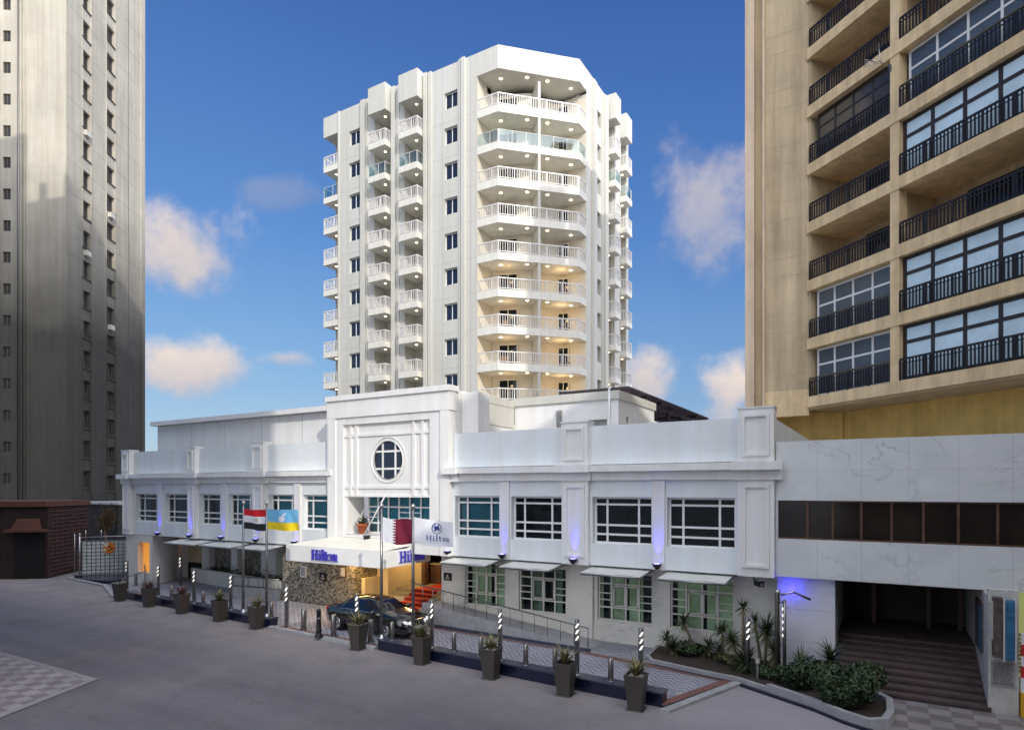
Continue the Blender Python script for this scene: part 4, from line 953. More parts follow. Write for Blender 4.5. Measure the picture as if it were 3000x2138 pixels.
while zz_ < 36:
    b.box(-5.68, -3.56, 36.992, 36.999, zz_, zz_+.02); zz_ += (1.0 if k % 2 else 2.06); k += 1
b.build('panel_joint', A)
AF = [10.87+3.09*k for k in range(13)]
piers = [(-.05, .10), (4.88, 5.33), (10.9, 11.35), (16.9, 17.35), (22.9, 23.35), (28.8, 29.2)]
b = mb('slab_tan'); b.M = FM
for z in AF: b.box(-.02, 29, -.16, 2.4, z-.56, z)
b.box(-.02, 29, -.20, 2.4, AZ-.6, AZ)
b.build('balcony_slab', A)
b = mb('concrete_tan'); b.M = FM; b.box(18, 29, -2.6, -.21, 7, 55); b.build('shade_core', A)  # out-of-view block added to shade the hotel tower corner
b = mb('slab_tan'); b.M = FM
for pa, pb in piers[1:]: b.box(pa, pb, -.12, .4, AF[0], AZ-.6)
b.build('pier', A)
b = mb('concrete_tan'); b.M = FM; b.box(0, 29, 2.4, 2.7, 10.3, AZ); b.box(28.6, 29, 0, 14, 10.3, AZ); b.box(-.05, .08, 0, 2.4, 10.3, AZ); b.box(5.0, 5.2, .4, 2.4, 10.3, AZ); b.box(11, 11.2, .4, 2.4, 10.3, AZ); b.box(0, 29, 12, 14, 10.3, AZ); b.build('back_wall', A)
b = mb('ochre_wall'); b.M = FM; b.box(-.3, 26, 2.6, 3.0, 6.6, 10.28); b.M = I4; b.box(-6.2, -2.0, 39.0, 39.3, 6.6, 10.25); b.box(-6.2, -5.9, 38, 39, 6.6, 10.25); b.build('recessed_wall', A)
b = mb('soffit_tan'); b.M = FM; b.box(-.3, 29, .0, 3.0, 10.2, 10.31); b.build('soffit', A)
# doors at the back of the open balconies
def a_rail(x0, x1, z, top='rail_black'):
    b = mb('rail_black'); b.M = FM; y = -.10
    b.mat(top); b.box(x0, x1, y-.03, y+.05, z+.92, z+1.0); b.mat('rail_black'); b.box(x0, x1, y-.02, y+.03, z+.06, z+.10); b.box(x0, x1, y-.02, y+.02, z+.74, z+.78)
    n = int((x1-x0)/.155)
    for k in range(n+1): x = x0+(x1-x0)*k/n; b.box(x-.028, x+.028, y-.02, y+.025, z+.1, z+.93)
    for k in range(int((x1-x0)/1.2)+1): x = x0+k*1.2; b.box(x-.03, x+.03, y-.03, y+.03, z, z+.93)
    return b
bays = [(.10, 4.88), (5.33, 10.9), (11.35, 16.9)]
spec = {0: ('white', 'bright'), 1: ('white', 'bright'), 2: (None, None), 3: (None, 'bright'), 4: ('smoke', 'white'), 5: (None, None), 6: (None, None), 7: ('white', None)}
rails = {}
for k in range(8):
    z = AF[k]; zt = AF[k+1]-.56
    for j, (xa, xb) in enumerate(bays[:2]):
        kind = spec[k][j]
        bb = a_rail(xa+.03, xb-.03, z, 'rail_top' if kind == 'white' else 'rail_black'); bal = bb.build('balcony_railing', A, FM @ Vector((xa, 0, z)))
        n = 4
        if kind == 'white': window(A, FM, xa+.22, xb-.1, z+.03, zt-.03, .22, (.25, .5, .75), (.66,), 'frame_white', 'grey_glass', bar=.10, name='glazed_balcony')
        elif kind == 'bright':
            fr = window(A, FM, xa+.02, xb-.02, z+.03, zt-.02, .12, (.25, .5, .75), (.69,), 'dark_frame', 'sky_sheen', bar=.16, name='glazed_balcony')
        elif kind == 'smoke': window(A, FM, xa+.3, xb-.05, z+.03, zt-.03, .16, (.25, .5, .75), (.72,), 'dark_frame', 'smoke_glass', bar=.09, name='glazed_balcony')
        else:
            window(A, FM, xa+1.4, xb-.8, z+.02, z+2.2, 2.3, (.5,), (), 'dark_frame', 'dark_glass', bar=.07, name='balcony_door')
# air conditioners and dishes on the balconies
def ac(loc, ang, label):
    t = thing('air_conditioner', label, 'air conditioner', loc); b = mb('ac_white'); b.M = Matrix.Translation(loc) @ Matrix.Rotation(ang, 4, 'Z')
    b.box(-.45, .45, -.16, .16, 0, .62); b.build('casing', t)
    b = mb('dark_opening'); b.M = Matrix.Translation(loc) @ Matrix.Rotation(ang, 4, 'Z'); b.lathe([(.24, 0), (.24, .01)], (-.15, -.165, .31), 16, 'y'); b.build('fan_grille', t)
    b = mb('ac_white'); b.M = Matrix.Translation(loc) @ Matrix.Rotation(ang, 4, 'Z'); b.box(-.4, -.32, -.14, .14, -.1, 0); b.box(.32, .4, -.14, .14, -.1, 0)
    for k in range(4): b.lathe([(.06+.05*k, 0), (.075+.05*k, 0), (.075+.05*k, .012)], (-.15, -.18, .31), 16, 'y', cap=False)
    b.build('guard', t)
aang = math.atan2(U[1], U[0])
q = FM @ Vector((.85, .9, AF[5]+.12)); 
ac(q, aang, 'cream air conditioner behind the left balcony railing near the top')
def dish(loc, r, label, yaw):
    t = thing('satellite_dish', label, 'satellite dish', loc); Mx = Matrix.Translation(loc) @ Matrix.Rotation(yaw, 4, 'Z') @ Matrix.Rotation(-.5, 4, 'X')
    b = mb('vent_grey'); b.M = Mx; b.lathe([(.02, .0), (r*.5, -.05), (r, -.2), (r*.98, -.21), (r*.48, -.07), (.02, -.02)], (0, 0, .45), 20, 'y'); b.build('reflector', t)
    b = mb('steel_dark'); b.M = Matrix.Translation(loc); b.tube([(0, 0, 0), (0, 0, .5)], .03, 6); b.build('mast', t)
    b = mb('steel_dark'); b.M = Mx; b.tube([(0, -.02, .2), (0, -.5, .45)], .015, 5); b.box(-.04, .04, -.56, -.48, .40, .50); b.build('feed_arm', t)
dish(FM @ Vector((.55, .5, AF[6]+.0)), .5, 'grey satellite dish behind the topmost left balcony railing', aang)
# aerial bracket on the pier
t = thing('television_aerial', 'spiky television aerial bracketed to the concrete pier between bays', 'aerial', FM @ Vector((4.95, -.12, AF[5]-.7)))
b = mb('steel'); b.M = FM; z = AF[5]-.7; b.tube([(4.9, -.12, z-.3), (4.75, -.6, z), (4.55, -.95, z+.1)], .02, 6); b.tube([(4.8, -.62, z-.15), (4.6, -.5, z+.95)], .018, 6)
for k in range(5): b.tube([(4.62-.02*k, -.9+.12*k, z+.08), (4.45-.1*k, -1.2+.10*k, z+.12)], .012, 5)
b.build('rods', t)
b = mb('steel_dark'); b.M = FM; b.box(4.86, 4.96, -.16, -.115, z-.45, z-.15); b.build('bracket', t)
# ------------------------------------------------------------------ marble-clad base beside the hotel
B = thing('marble_shopfront', 'marble clad two storey base with dark ribbon windows and open stair hall', 'building', (3, 26, 0))
YM = 22.02; XE = 16
b = mb('marble'); b.wall(-3.06, XE, 3.14, 7.49, [(-3.0, 12, 4.37, 5.61)], .16, YM); b.mat('marble_veined'); b.wall(-3.06, -1.36, 0, 3.14, [], 0, YM+.25); b.mat('marble'); b.box(-1.38, -1.36, YM+.26, 28.5, 0, 3.13)
b.quad((-3.06, YM, 3.14), (XE, YM, 3.14), (XE, YM+.26, 3.14), (-3.06, YM+.26, 3.14)); b.box(-3.05, XE, YM+.02, YM+.4, 7.49, 7.52)
b.build('marble_wall', B)
b = mb('vent_grey')
for k in range(1, 13): x = -3.06+k*1.22; b.box(x-.003, x+.003, YM-.003, YM, 5.62, 7.48); b.box(x-.003, x+.003, YM-.003, YM, 3.15, 4.36)
b.box(-3.05, XE, YM-.003, YM, 6.55, 6.555); b.box(-3.05, -1.37, YM+.247, YM+.25, 1.05, 1.06); b.box(-3.05, -1.37, YM+.247, YM+.25, 2.08, 2.09); b.build('panel_joint', B)
b = mb('roof_grey'); b.box(-3.0, XE, YM+.4, 36.9, 6.5, 6.9); b.build('roof', B)
b = mb('brown_glass'); b.quad((-3.0, YM+.13, 4.37), (12, YM+.13, 4.37), (12, YM+.13, 5.61), (-3.0, YM+.13, 5.61)); b.build('ribbon_glass', B)
b = mb('dark_timber'); x = -2.75
wds = [.62, .72, .78, .80, .80, .84, .9, .9, .9, .9, .9, .9, .9]
b.mat('wood_brown')
for w in wds:
    x += w; b.box(x-.035, x+.035, YM+.05, YM+.12, 4.39, 5.59)
b.box(-3.0, 12, YM+.04, YM+.118, 4.372, 4.42); b.box(-3.0, 12, YM+.045, YM+.12, 5.56, 5.608); b.build('window_bar', B)
# stair hall
b = mb('entry_dark'); b.box(-1.36, 2.38, 27.2, 27.4, .9, 3.12); b.quad((-1.36, YM+.3, 3.12), (-1.36, 27.3, 3.12), (2.38, 27.3, 3.12), (2.38, YM+.3, 3.12)); b.build('hall_wall', B)
b = mb('stair_red'); NS = 9
for k in range(NS): b.box(-1.6 if k == 0 else -1.35, 2.45 if k < 2 else 2.37, 21.0+k*.34, 25, k*.13+.0005*k, (k+1)*.13)
b.box(-1.35, 2.37, 25, 27.2, 0, NS*.13); b.build('stairs', B)
b = mb('stair_nosing')
for k in range(NS): b.box(-1.34, 2.36, 21.0+k*.34-.006, 21.0+k*.34+.0, k*.13+.01, (k+1)*.13-.055)
b.build('stair_riser', B)
b = mb('old_white'); b.box(2.38, 3.03, 21.05, 21.3, 0, 3.3); b.box(2.38, 2.55, 21.3, 27.2, 0, 3.12); b.box(2.9, 3.03, 21.3, 22, 0, 3.12); b.build('side_pillar', B)
b = mb('wood_brown')
for x in (-.35, 1.3, 2.2): b.box(x-.07, x+.07, 26.2, 26.35, NS*.13, 3.1)
b.box(-1.34, 2.36, 26.22, 26.33, 2.55, 2.66); b.build('door_frame', B)
b = mb('board_rust'); b.box(2.33, 2.379, 22.0, 23.4, 1.35, 2.75); b.build('wall_board', B)
b = mb('board_blue'); b.box(2.322, 2.329, 22.05, 22.6, 1.4, 2.65); b.build('poster', B)
# old sign box and notice on the pillar
t = thing('sign_box', 'weathered blue and rusty sign box on the white pillar', 'sign', (2.7, 20.95, 2.2))
b = mb('board_rust'); b.box(2.46, 2.66, 20.7, 21.04, 1.55, 3.12); b.build('back_panel', t)
b = mb('board_blue'); b.box(2.69, 2.90, 20.68, 21.03, 1.52, 3.05); b.build('face', t)
b = mb('old_white'); b.box(2.655, 2.69, 20.64, 21.02, 1.48, 3.10); b.box(2.90, 2.93, 20.66, 21.02, 1.48, 3.10); b.box(2.40, 2.46, 20.8, 21.04, 2.0, 3.0); b.build('frame', t)
t = thing('notice', 'grey notice sheet with rows of lines low on the white pillar', 'notice', (2.66, 21.04, 1.0))
b = mb('paper_grey'); b.box(2.44, 2.95, 21.03, 21.048, .72, 1.40); b.build('sheet', t)
b = mb('ink')
for k in range(13):
    x = 2.48; z = 1.34-k*.046
    while x < 2.88: w = random.uniform(.05, .14); b.box(x, min(2.91, x+w), 21.026, 21.0295, z-.012, z+.008); x += w+.02
b.build('lines', t)
# lit garage at the right edge
t = thing('garage_wall', 'lit yellow green garage wall at the right edge', 'wall', (5, 25, 0))
b = mb('garage_yellow'); b.box(3.1, 12, 25.5, 25.7, 0, 3.1); b.box(3.04, 3.10, 21.6, 25.5, 0, 3.1); b.build('plaster', t)
b = mb('steel_dark')
for k in range(10): b.box(3.12, 8, 25.44, 25.5, .15+k*.13, .21+k*.13)
b.build('shutter', t)
t = thing('barrier', 'yellow barrier post with red and white arm at right edge', 'barrier', (3.3, 21.1, 0))
b = mb('yellow_paint'); b.box(3.06, 3.6, 20.9, 21.35, 0, .62); b.box(3.08, 3.58, 20.92, 21.33, .62, .66); b.build('base', t)
b = mb('flag_white'); b.box(3.065, 3.19, 20.95, 21.06, .66, 2.2); b.build('arm', t)
b = mb('red_paint'); b.box(3.06, 3.195, 20.945, 21.065, 1.05, 1.35); b.box(3.06, 3.195, 20.945, 21.065, 1.62, 1.92); b.build('red_band', t)
# ------------------------------------------------------------------ old concrete tower on the left
LT = thing('concrete_tower', 'tall weathered beige concrete tower with columns of small windows', 'building', (-72, 34, 0))
cor = (-67.3, 29.9); rd = (-.569, .822)                       # right face runs back along rd
FR = frameM(cor, rd[0], rd[1])                               # local y = into the tower (to the left)
FF = frameM(cor, -rd[1]*-1*-1, rd[0])                        # placeholder, replaced below
HT = 66.0
RL, FLn = 14.6, 16.0
pitch = 3.0; z0w = 3.2
def tz(k): return z0w+pitch*k
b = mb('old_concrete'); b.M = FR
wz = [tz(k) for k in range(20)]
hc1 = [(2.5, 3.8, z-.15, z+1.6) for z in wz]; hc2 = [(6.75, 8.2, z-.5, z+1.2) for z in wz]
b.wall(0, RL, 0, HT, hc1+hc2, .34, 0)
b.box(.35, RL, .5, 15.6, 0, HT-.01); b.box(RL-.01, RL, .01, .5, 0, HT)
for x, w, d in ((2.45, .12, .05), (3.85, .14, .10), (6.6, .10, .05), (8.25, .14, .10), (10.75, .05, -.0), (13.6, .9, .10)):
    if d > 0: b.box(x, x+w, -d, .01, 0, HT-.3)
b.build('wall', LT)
b = mb('dark_opening'); b.M = FR; b.box(10.95, 11.02, -.004, 0, 0, HT-1); 
for z in range(4, 60, 3): b.box(0, RL, -.003, 0, z+.6, z+.62)
b.build('panel_joint', LT)
# front face: local x runs to the left, away from the shared corner
ff = frameM((cor[0], cor[1]), -rd[1], rd[0])                  # x to the left (-.822,-.569)
ff = Matrix(((-.822, -.569, 0, cor[0]), (-.569, .822, 0, cor[1]), (0, 0, 1, 0), (0, 0, 0, 1)))  # y = into the tower
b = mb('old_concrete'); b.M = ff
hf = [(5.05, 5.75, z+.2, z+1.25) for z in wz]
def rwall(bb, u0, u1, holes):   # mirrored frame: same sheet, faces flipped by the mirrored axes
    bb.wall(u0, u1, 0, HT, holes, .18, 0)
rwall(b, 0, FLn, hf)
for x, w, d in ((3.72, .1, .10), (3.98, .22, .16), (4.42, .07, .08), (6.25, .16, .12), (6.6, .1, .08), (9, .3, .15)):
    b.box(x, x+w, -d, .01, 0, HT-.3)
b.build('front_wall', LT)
b = mb('roof_grey'); b.M = FR; b.box(-.1, RL, -.1, 15.6, HT, HT+.8); b.build('parapet', LT)
def lt_window(Mx, u0, u1, v0, v1, y, name='window'):
    return window(LT, Mx, u0, u1, v0, v1, y, (.55,), (), 'shutter_brown', 'dull_glass', bar=.09, name=name)
for (holes, Mx) in ((hc1, FR), (hc2, FR), (hf, ff)):
    w = lt_window(Mx, *holes[0], .26 if Mx is FR else .12)
    for h in holes[1:]: dup_tree(w, LT, (0, 0, h[2]-holes[0][2]))
for hs in (hc1, hc2):
    hh = hs[0]; b = mb('shutter_brown'); b.M = FR; b.box(hh[0]-.08, hh[1]+.08, -.12, -.001, hh[2]-.10, hh[2]-.02); o = b.build('window_sill', LT, FR @ Vector((hh[0], 0, hh[2])))
    for h2 in hs[1:]: dup_tree(o, LT, (0, 0, h2[2]-hh[2]))
for hh in (hc1[9], hc1[13], hc2[7], hc2[11]): b = mb('ac_white'); b.M = FR; b.box(hh[0]+.2, hh[0]+.95, -.34, .05, hh[2]-.75, hh[2]-.25); b.build('cooling_unit', LT)
b = mb('steel_dark'); b.M = ff; b.tube([(4.2, -.22, 2), (4.2, -.22, 60)], .05, 6); b.tube([(6.1, -.1, 2), (6.1, -.1, 62)], .04, 6); b.build('drain_pipe', LT)
# ------------------------------------------------------------------ brown kiosk
KO = (-47.98, 20.15); KX = frameM(KO, .8, .6)
Kk = thing('kiosk', 'dark red brown brick hut with terracotta coping, lattice side and door', 'hut', (-51, 20, 0))
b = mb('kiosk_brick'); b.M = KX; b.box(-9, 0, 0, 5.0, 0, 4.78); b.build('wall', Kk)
b = mb('kiosk_roof'); b.M = KX; b.box(-9.1, .12, -.18, 5.1, 4.78, 4.95); b.prism([(-9.1, -.1), (.06, -.1), (.06, 5.05), (-9.1, 5.05)], 4.95, 5.14); b.build('roof', Kk)
b = mb('kiosk_door'); b.M = KX; b.box(-2.05, -.12, -.05, -.001, 0, 3.12); b.build('door', Kk)
b = mb('kiosk_roof'); b.M = KX; b.box(-2.3, .06, -.55, -.001, 3.12, 3.30)
i = [b.p(q) for q in ((-2.0, -.4, 3.3), (-.25, -.4, 3.3), (-.25, -.002, 3.3), (-2.0, -.002, 3.3), (-1.75, -.12, 3.98), (-.45, -.12, 3.98), (-.45, -.002, 3.98), (-1.75, -.002, 3.98))]
for f in ((0, 1, 5, 4), (1, 2, 6, 5), (3, 0, 4, 7), (4, 5, 6, 7)): b.face([i[k] for k in f])
for k in range(4): z = 3.40+k*.15; o = .4-(z-3.3)/.68*.28; b.box(-1.95+.06*k, -.3-.05*k, -o-.02, -o+.03, z, z+.05)
b.build('door_hood', Kk)
b = mb('kiosk_lattice'); b.M = KX
for k in range(18): y = .15+k*.27; b.box(.001, .06, y-.035, y+.035, .1, 4.7)
for k in range(17): z = .3+k*.26; b.box(.06, .09, .1, 4.9, z-.03, z+.03)
b.build('lattice', Kk)
b = mb('kiosk_lattice'); b.M = KX
for k in range(4): x = -8.4+k*1.5; b.box(x-.05, x+.05, -.08, -.001, 0, 4.7)
b.box(-8.6, -3.8, -.06, -.001, 4.5, 4.6); b.build('wall_batten', Kk)
b = mb('dark_opening'); b.M = KX; b.box(.0005, .012, .2, 4.8, 3.75, 4.6); b.build('opening', Kk)
# two thin poles before the kiosk
t = thing('lamp_post', 'thin rusty post in front of the brown hut at the left edge', 'post', (-50.4, 17.9, 0))
b = mb('kiosk_lattice'); b.lathe([(.14, 0), (.14, .1), (.09, .14), (.07, 6.1), (.04, 6.15)], (-50.4, 17.9, 0), 10); b.build('post', t)
b = mb('kiosk_lattice'); b.box(-50.52, -50.28, 17.86, 17.94, 2.6, 2.66); b.box(-50.56, -50.24, 17.84, 17.96, 4.4, 4.5); b.build('clamp', t)
# ------------------------------------------------------------------ dark annex and bare tree behind the fence
An = thing('annex', 'low dark flat roofed annex between the brown hut and white hotel', 'building', (-60, 31, 0))
b = mb('annex_wall'); b.box(-68, -55.5, 30, 36, 0, 4.55); b.build('wall', An)
b = mb('vent_grey'); b.box(-68.1, -55.4, 29.85, 36.1, 4.55, 4.72); b.build('roof', An)
window(An, I4, -61.3, -58.6, 2.0, 4.0, 29.93, (.33, .66), (), 'annex_wall', 'dark_glass', bar=.08)
t = thing('bare_tree', 'small bare brown tree behind the screen fence', 'tree', (-53.2, 26.5, 0))
b = mb('bark'); b.tube([(-53.2, 26.5, 0), (-53.25, 26.5, 1.2), (-53.5, 26.55, 2.4), (-53.6, 26.6, 3.1)], [.13, .11, .09, .06], 8); b.build('trunk', t)
b = mb('dead_twig')
for k in range(46):
    a = random.uniform(0, 2*PI); z = random.uniform(2.0, 3.2); r = random.uniform(.5, 1.15); q0 = Vector((-53.45-.1*(z-2), 26.55, z)); q1 = q0+Vector((math.cos(a)*r, math.sin(a)*r*.7, random.uniform(.5, 1.6)))
    m_ = (q0+q1)/2+Vector((0, 0, .15)); b.tube([q0, m_, q1], [.028, .018, .008], 4)
    for j in range(5):
        a2 = random.uniform(0, 2*PI); e_ = m_.lerp(q1, random.random())+Vector((math.cos(a2)*.3, math.sin(a2)*.3, random.uniform(-.05, .3))); b.tube([m_.lerp(q1, random.random()*.6), e_], [.01, .005], 3)
        d = Vector((.08, 0, .03)); b.face([b.p(e_-d), b.p(e_+Vector((0, .05, -.08))), b.p(e_+d), b.p(e_+Vector((0, -.02, .09)))])
b.build('crown', t)
# ------------------------------------------------------------------ grid screen fence with round sign
t = thing('screen_fence', 'pale panel fence with dark square grid between the hut and hotel', 'fence', (-45, 22.3, 0))
FN = frameM((-46.05, 21.25), .66, .7513)
b = mb('screen_panel'); b.M = FN; b.box(.12, 3.9, .02, .06, .22, 2.5); b.build('panel', t)
b = mb('screen_grid'); b.M = FN
for k in range(15): x = .14+k*.265; b.box(x-.014, x+.014, -.02, .019, .24, 2.48)
for k in range(10): z = .32+k*.24; b.box(.13, 3.88, -.03, .018, z-.012, z+.012)
b.build('grid', t)
b = mb('steel'); b.M = FN
b.tube([(0, 0, 0), (0, 0, 2.9)], .05, 8); b.lathe([(.01, -.08), (.07, -.05), (.085, 0), (.07, .05), (.01, .08)], (0, 0, 2.95), 10)
b.tube([(0, 0, 2.74), (3.9, 0, 2.80)], .03, 6)
for x in (.35, 1.25): b.tube([(x, 0, 2.5), (x, 0, 3.2)], .025, 6)
b.tube([(-.25, -.1, .2), (-.25, -.1, 3.0)], .02, 6); b.build('post', t)
b = mb('navy_gloss'); b.prism([(-46.45, 21.1), (-45.6, 20.75), (-43.2, 20.75), (-41.9, 21.0), (-41.9, 21.6), (-43.5, 24.0), (-44.0, 24.0)], 0, .2); b.build('plinth', t)
t = thing('round_sign', 'round orange and cream sign hung on the grid fence', 'sign', (-44.9, 22.5, 2.0))
b = mb('sign_orange'); b.M = FN; b.lathe([(.36, 0), (.36, .03)], (1.72, -.065, 2.0), 28, 'y'); b.build('disc', t)
b = mb('sign_cream'); b.M = FN; b.lathe([(.13, 0), (.13, .012)], (1.56, -.079, 2.19), 14, 'y'); b.lathe([(.10, 0), (.10, .012)], (1.49, -.078, 1.87), 10, 'y'); b.build('cream_patch', t)
b = mb('black_plastic'); b.M = FN
for x, z, r in ((1.74, 2.10, .06), (1.88, 1.93, .07), (1.66, 1.87, .05), (1.78, 1.80, .04)): b.lathe([(r, 0), (r, .01)], (x, -.077, z), 8, 'y')
b.build('figure', t)
# small steel rail beside the lit niche
t = thing('guard_rail', 'thin steel rail in front of the orange lit niche', 'railing', (-37.6, 20.0, 0))
b = mb('steel_dark'); pts = [(-36.4, 18.95, 1.0), (-38.1, 21.2, 1.05), (-39.0, 21.6, 1.35)]; b.tube(pts, .025, 6)
for q in pts: b.tube([(q[0], q[1], .05), q], .02, 6)
b.build('rail', t)
# ------------------------------------------------------------------ pergola on the roof behind the hotel
t = thing('pergola', 'dark timber rooftop pergola receding behind the hotel roof block', 'pergola', (-13.5, 42, 9))
b = mb('dark_timber')
for k in range(7):
    y = 33.5+k*2.9
    for x in (-15.5, -12.7): b.box(x-.1, x+.1, y-.1, y+.1, 7.4, 11.3)
    b.box(-16.2, -12.2, y-.08, y+.08, 11.3, 11.5)
b.box(-12.8, -12.62, 33, 51.5, 11.1, 11.31); b.box(-15.6, -15.42, 33, 51.5, 11.1, 11.31); b.build('frame', t)
b = mb('dark_timber')
for k in range(46): y = 33.0+k*.4; b.box(-16.3, -12.1, y, y+.16, 11.5, 11.62)
b.build('slats', t)
t = thing('roof_shed', 'white sloped rooftop shed below the dark pergola', 'shed', (-11, 38, 7))
b = mb('trim_white'); i = [b.p(q) for q in ((-11.8, 33, 6.95), (-9.6, 33, 6.95), (-9.6, 46, 6.95), (-11.8, 46, 6.95), (-11.8, 33, 10.0), (-9.6, 33, 9.1), (-9.6, 46, 9.1), (-11.8, 46, 10.0))]
for f in ((0, 1, 5, 4), (1, 2, 6, 5), (2, 3, 7, 6), (3, 0, 4, 7), (4, 5, 6, 7)): b.face([i[k] for k in f])
b.build('body', t)
# ------------------------------------------------------------------ unseen blocks added behind the viewpoint to shade the street and facades
def ap(a, p): return (a*.564+p*.826, a*.826-p*.564)
def caster_block(name, a0, a1, p0, p1, h, label, bumps=()):
    c = ap((a0+a1)/2, (p0+p1)/2); t = thing(name, label, 'building', (*c, 0))
    b = mb('caster_block'); b.prism([ap(a0, p0), ap(a1, p0), ap(a1, p1), ap(a0, p1)], 0, h); b.build('wall', t)
    b = mb('dark_glass'); n = int((a1-a0)/3)
    for i_ in range(n):
        for k in range(int(h/3.1)):
            aa = a0+.9+i_*3; p_ = p0-.02; z = 1.2+k*3.1
            (xa, ya), (xb, yb) = ap(aa, p_), ap(aa+1.5, p_); b.quad((xa, ya, z), (xb, yb, z), (xb, yb, z+1.5), (xa, ya, z+1.5))
    b.build('windows', t)['kind'] = 'stuff'
    for (ba, bb, pp0, pp1, z) in bumps:
        b = mb('caster_block'); b.prism([ap(ba, pp0), ap(bb, pp0), ap(bb, pp1), ap(ba, pp1)], h, h+z); b.build('edge_bump', t)  # bumps added to break up the edge of the cast shadow
caster_block('shade_block', -75, -8.1, -29, -19, 59.0, 'tall unseen block added to shade the left concrete tower', [(-15.6, -14.9, -29, -27, 1.6), (-13.4, -12.7, -29, -27, 2.2), (-12.0, -11.0, -29, -27, 1.4), (-30, -16.6, -29, -22, 6.5)])
caster_block('shade_block', -8.4, 2.7, 2.0, 14, 40, 'unseen block added to shade the left hotel wing')
caster_block('shade_block', 2.5, 9.4, 15, 24, 25.6, 'low unseen block added to shade the hotel forecourt')
caster_block('shade_block', 9.2, 34, 15, 25, 33.5, 'broad unseen block added to shade the right wing and marble base')
# ------------------------------------------------------------------ dark plinth walls along the street
def plinth(x0, x1, label):
    t = thing('low_wall', label, 'low wall', ((x0+x1)/2, py((x0+x1)/2), 0))
    b = mb('navy_gloss'); b.prism([(x0, py(x0)), (x1, py(x1)), (x1, py(x1)+.42), (x0, py(x0)+.42)], 0, .36); b.build('wall', t)
    b = mb('navy_top'); b.prism([(x0-.03, py(x0)-.035), (x1+.03, py(x1)-.035), (x1+.03, py(x1)+.46), (x0-.03, py(x0)+.46)], .36, .40); b.build('coping', t)
plinth(-35.6, -22.75, 'low glossy navy wall behind the left row of planters')
plinth(-16.2, -5.25, 'low glossy navy wall behind the right row of planters')
ORD = ['first', 'second', 'third', 'fourth', 'fifth', 'sixth', 'seventh', 'eighth', 'ninth', 'tenth', 'eleventh', 'twelfth', 'thirteenth']
# ------------------------------------------------------------------ planters
def blade(b, base, a, L, lift, w, bend=.5, n=4):
    d = Vector((math.cos(a), math.sin(a), 0)); s = Vector((-d.y, d.x, 0)); prev = None
    for k in range(n+1):
        t = k/n; q = Vector(base)+d*(L*t*math.cos(lift*(1-bend*t)))+Vector((0, 0, L*(math.sin(lift)*t-bend*.55*t*t)))
        ww = w*(1-t)**.7 if k else w*.7
        cur = (b.p(q-s*ww), b.p(q+s*ww))
        if prev: b.face((prev[0], prev[1], cur[1], cur[0]))
        prev = cur
def make_planter(label, kind, rz=.55):
    t = thing('planter', label, 'planter', (0, 0, 0), 'tapered brown planters along the street')
    b = mb('pot_brown'); w0, w1, h = .185, .27, .92
    def ring(w, z): return [b.p((x*w, y*w, z)) for x, y in ((-1, -1), (1, -1), (1, 1), (-1, 1))]
    r = [ring(w0, .03), ring(w1, h), ring(w1+.012, h), ring(w1+.012, h+.035), ring(w1-.05, h+.035), ring(w1-.055, h-.06)]
    for p, q in zip(r, r[1:]):
        for j in range(4): b.face((p[j], p[(j+1) % 4], q[(j+1) % 4], q[j]))
    b.face(r[0][::-1]); b.build('pot', t)
    b = mb('steel_dark'); b.box(-.235, .235, -.235, .235, 0, .032); b.build('foot_plate', t)
    b = mb('pebble' if kind != 1 else 'soil'); b.quad((-.225, -.225, h-.02), (.225, -.225, h-.02), (.225, .225, h-.02), (-.225, .225, h-.02))
    for k in range(40): x, y = random.uniform(-.2, .2), random.uniform(-.2, .2); rr = random.uniform(.02, .035); b.lathe([(rr*.5, 0), (rr, rr*.6), (rr*.4, rr*1.2)], (x, y, h-.025), 5)
    b.build('pebbles' if kind != 1 else 'soil', t)
    b = mb('leaf_yellow' if kind != 2 else 'leaf_red')
    n = 60 if kind != 3 else 4
    for k in range(n):
        if k % 3 == 0 and kind != 2: b.mat('leaf_green')
        else: b.mat('leaf_yellow' if kind != 2 else 'leaf_red')
        a = random.uniform(0, 2*PI); blade(b, (random.uniform(-.05, .05), random.uniform(-.05, .05), h-.02), a, random.uniform(.42, .74), random.uniform(.75, 1.45), random.uniform(.02, .04), random.uniform(.1, .6))
    b.build('foliage', t)
    t.rotation_euler = (0, 0, rz); return t
pl = [(-35.05, 18.12, 3), (-32.09, 18.0, 2), (-29.03, 17.85, 2), (-25.9, 17.7, 1), (-23.15, 17.55, 0), (-16.9, 17.22, 0), (-13.66, 16.95, 1), (-10.72, 16.75, 0), (-8.0, 16.52, 1), (-5.82, 16.42, 0)]
desc = ['nearly empty, beside the grid fence', 'with dark red spikes, second from the fence', 'with dark red leaves, third from the fence', 'with yellowish spikes, just left of two flagpoles', 'with pale pebbles, last before the driveway gap', 'with pale pebbles, just before the black car', 'just right of the white emblem flagpole', 'third from the right end of row', 'second from the right end of row', 'with red pebbled top, nearest at the right end']
desc[9] = 'with pebbled top, nearest at the right end'
protos = {}
for (x, y, k), ds in zip(pl, desc):
    lab = 'tapered brown planter '+ds
    rz = .05+random.uniform(-.08, .08)
    if k not in protos:
        protos[k] = make_planter(lab, k); t = protos[k]; t.location = (x, y, 0); t.rotation_euler = (0, 0, rz); WL[t.name] = Vector((x, y, 0))
    else: copy_thing(protos[k], (x, y, 0), lab, rz+[0, .0, .0, .0][k])
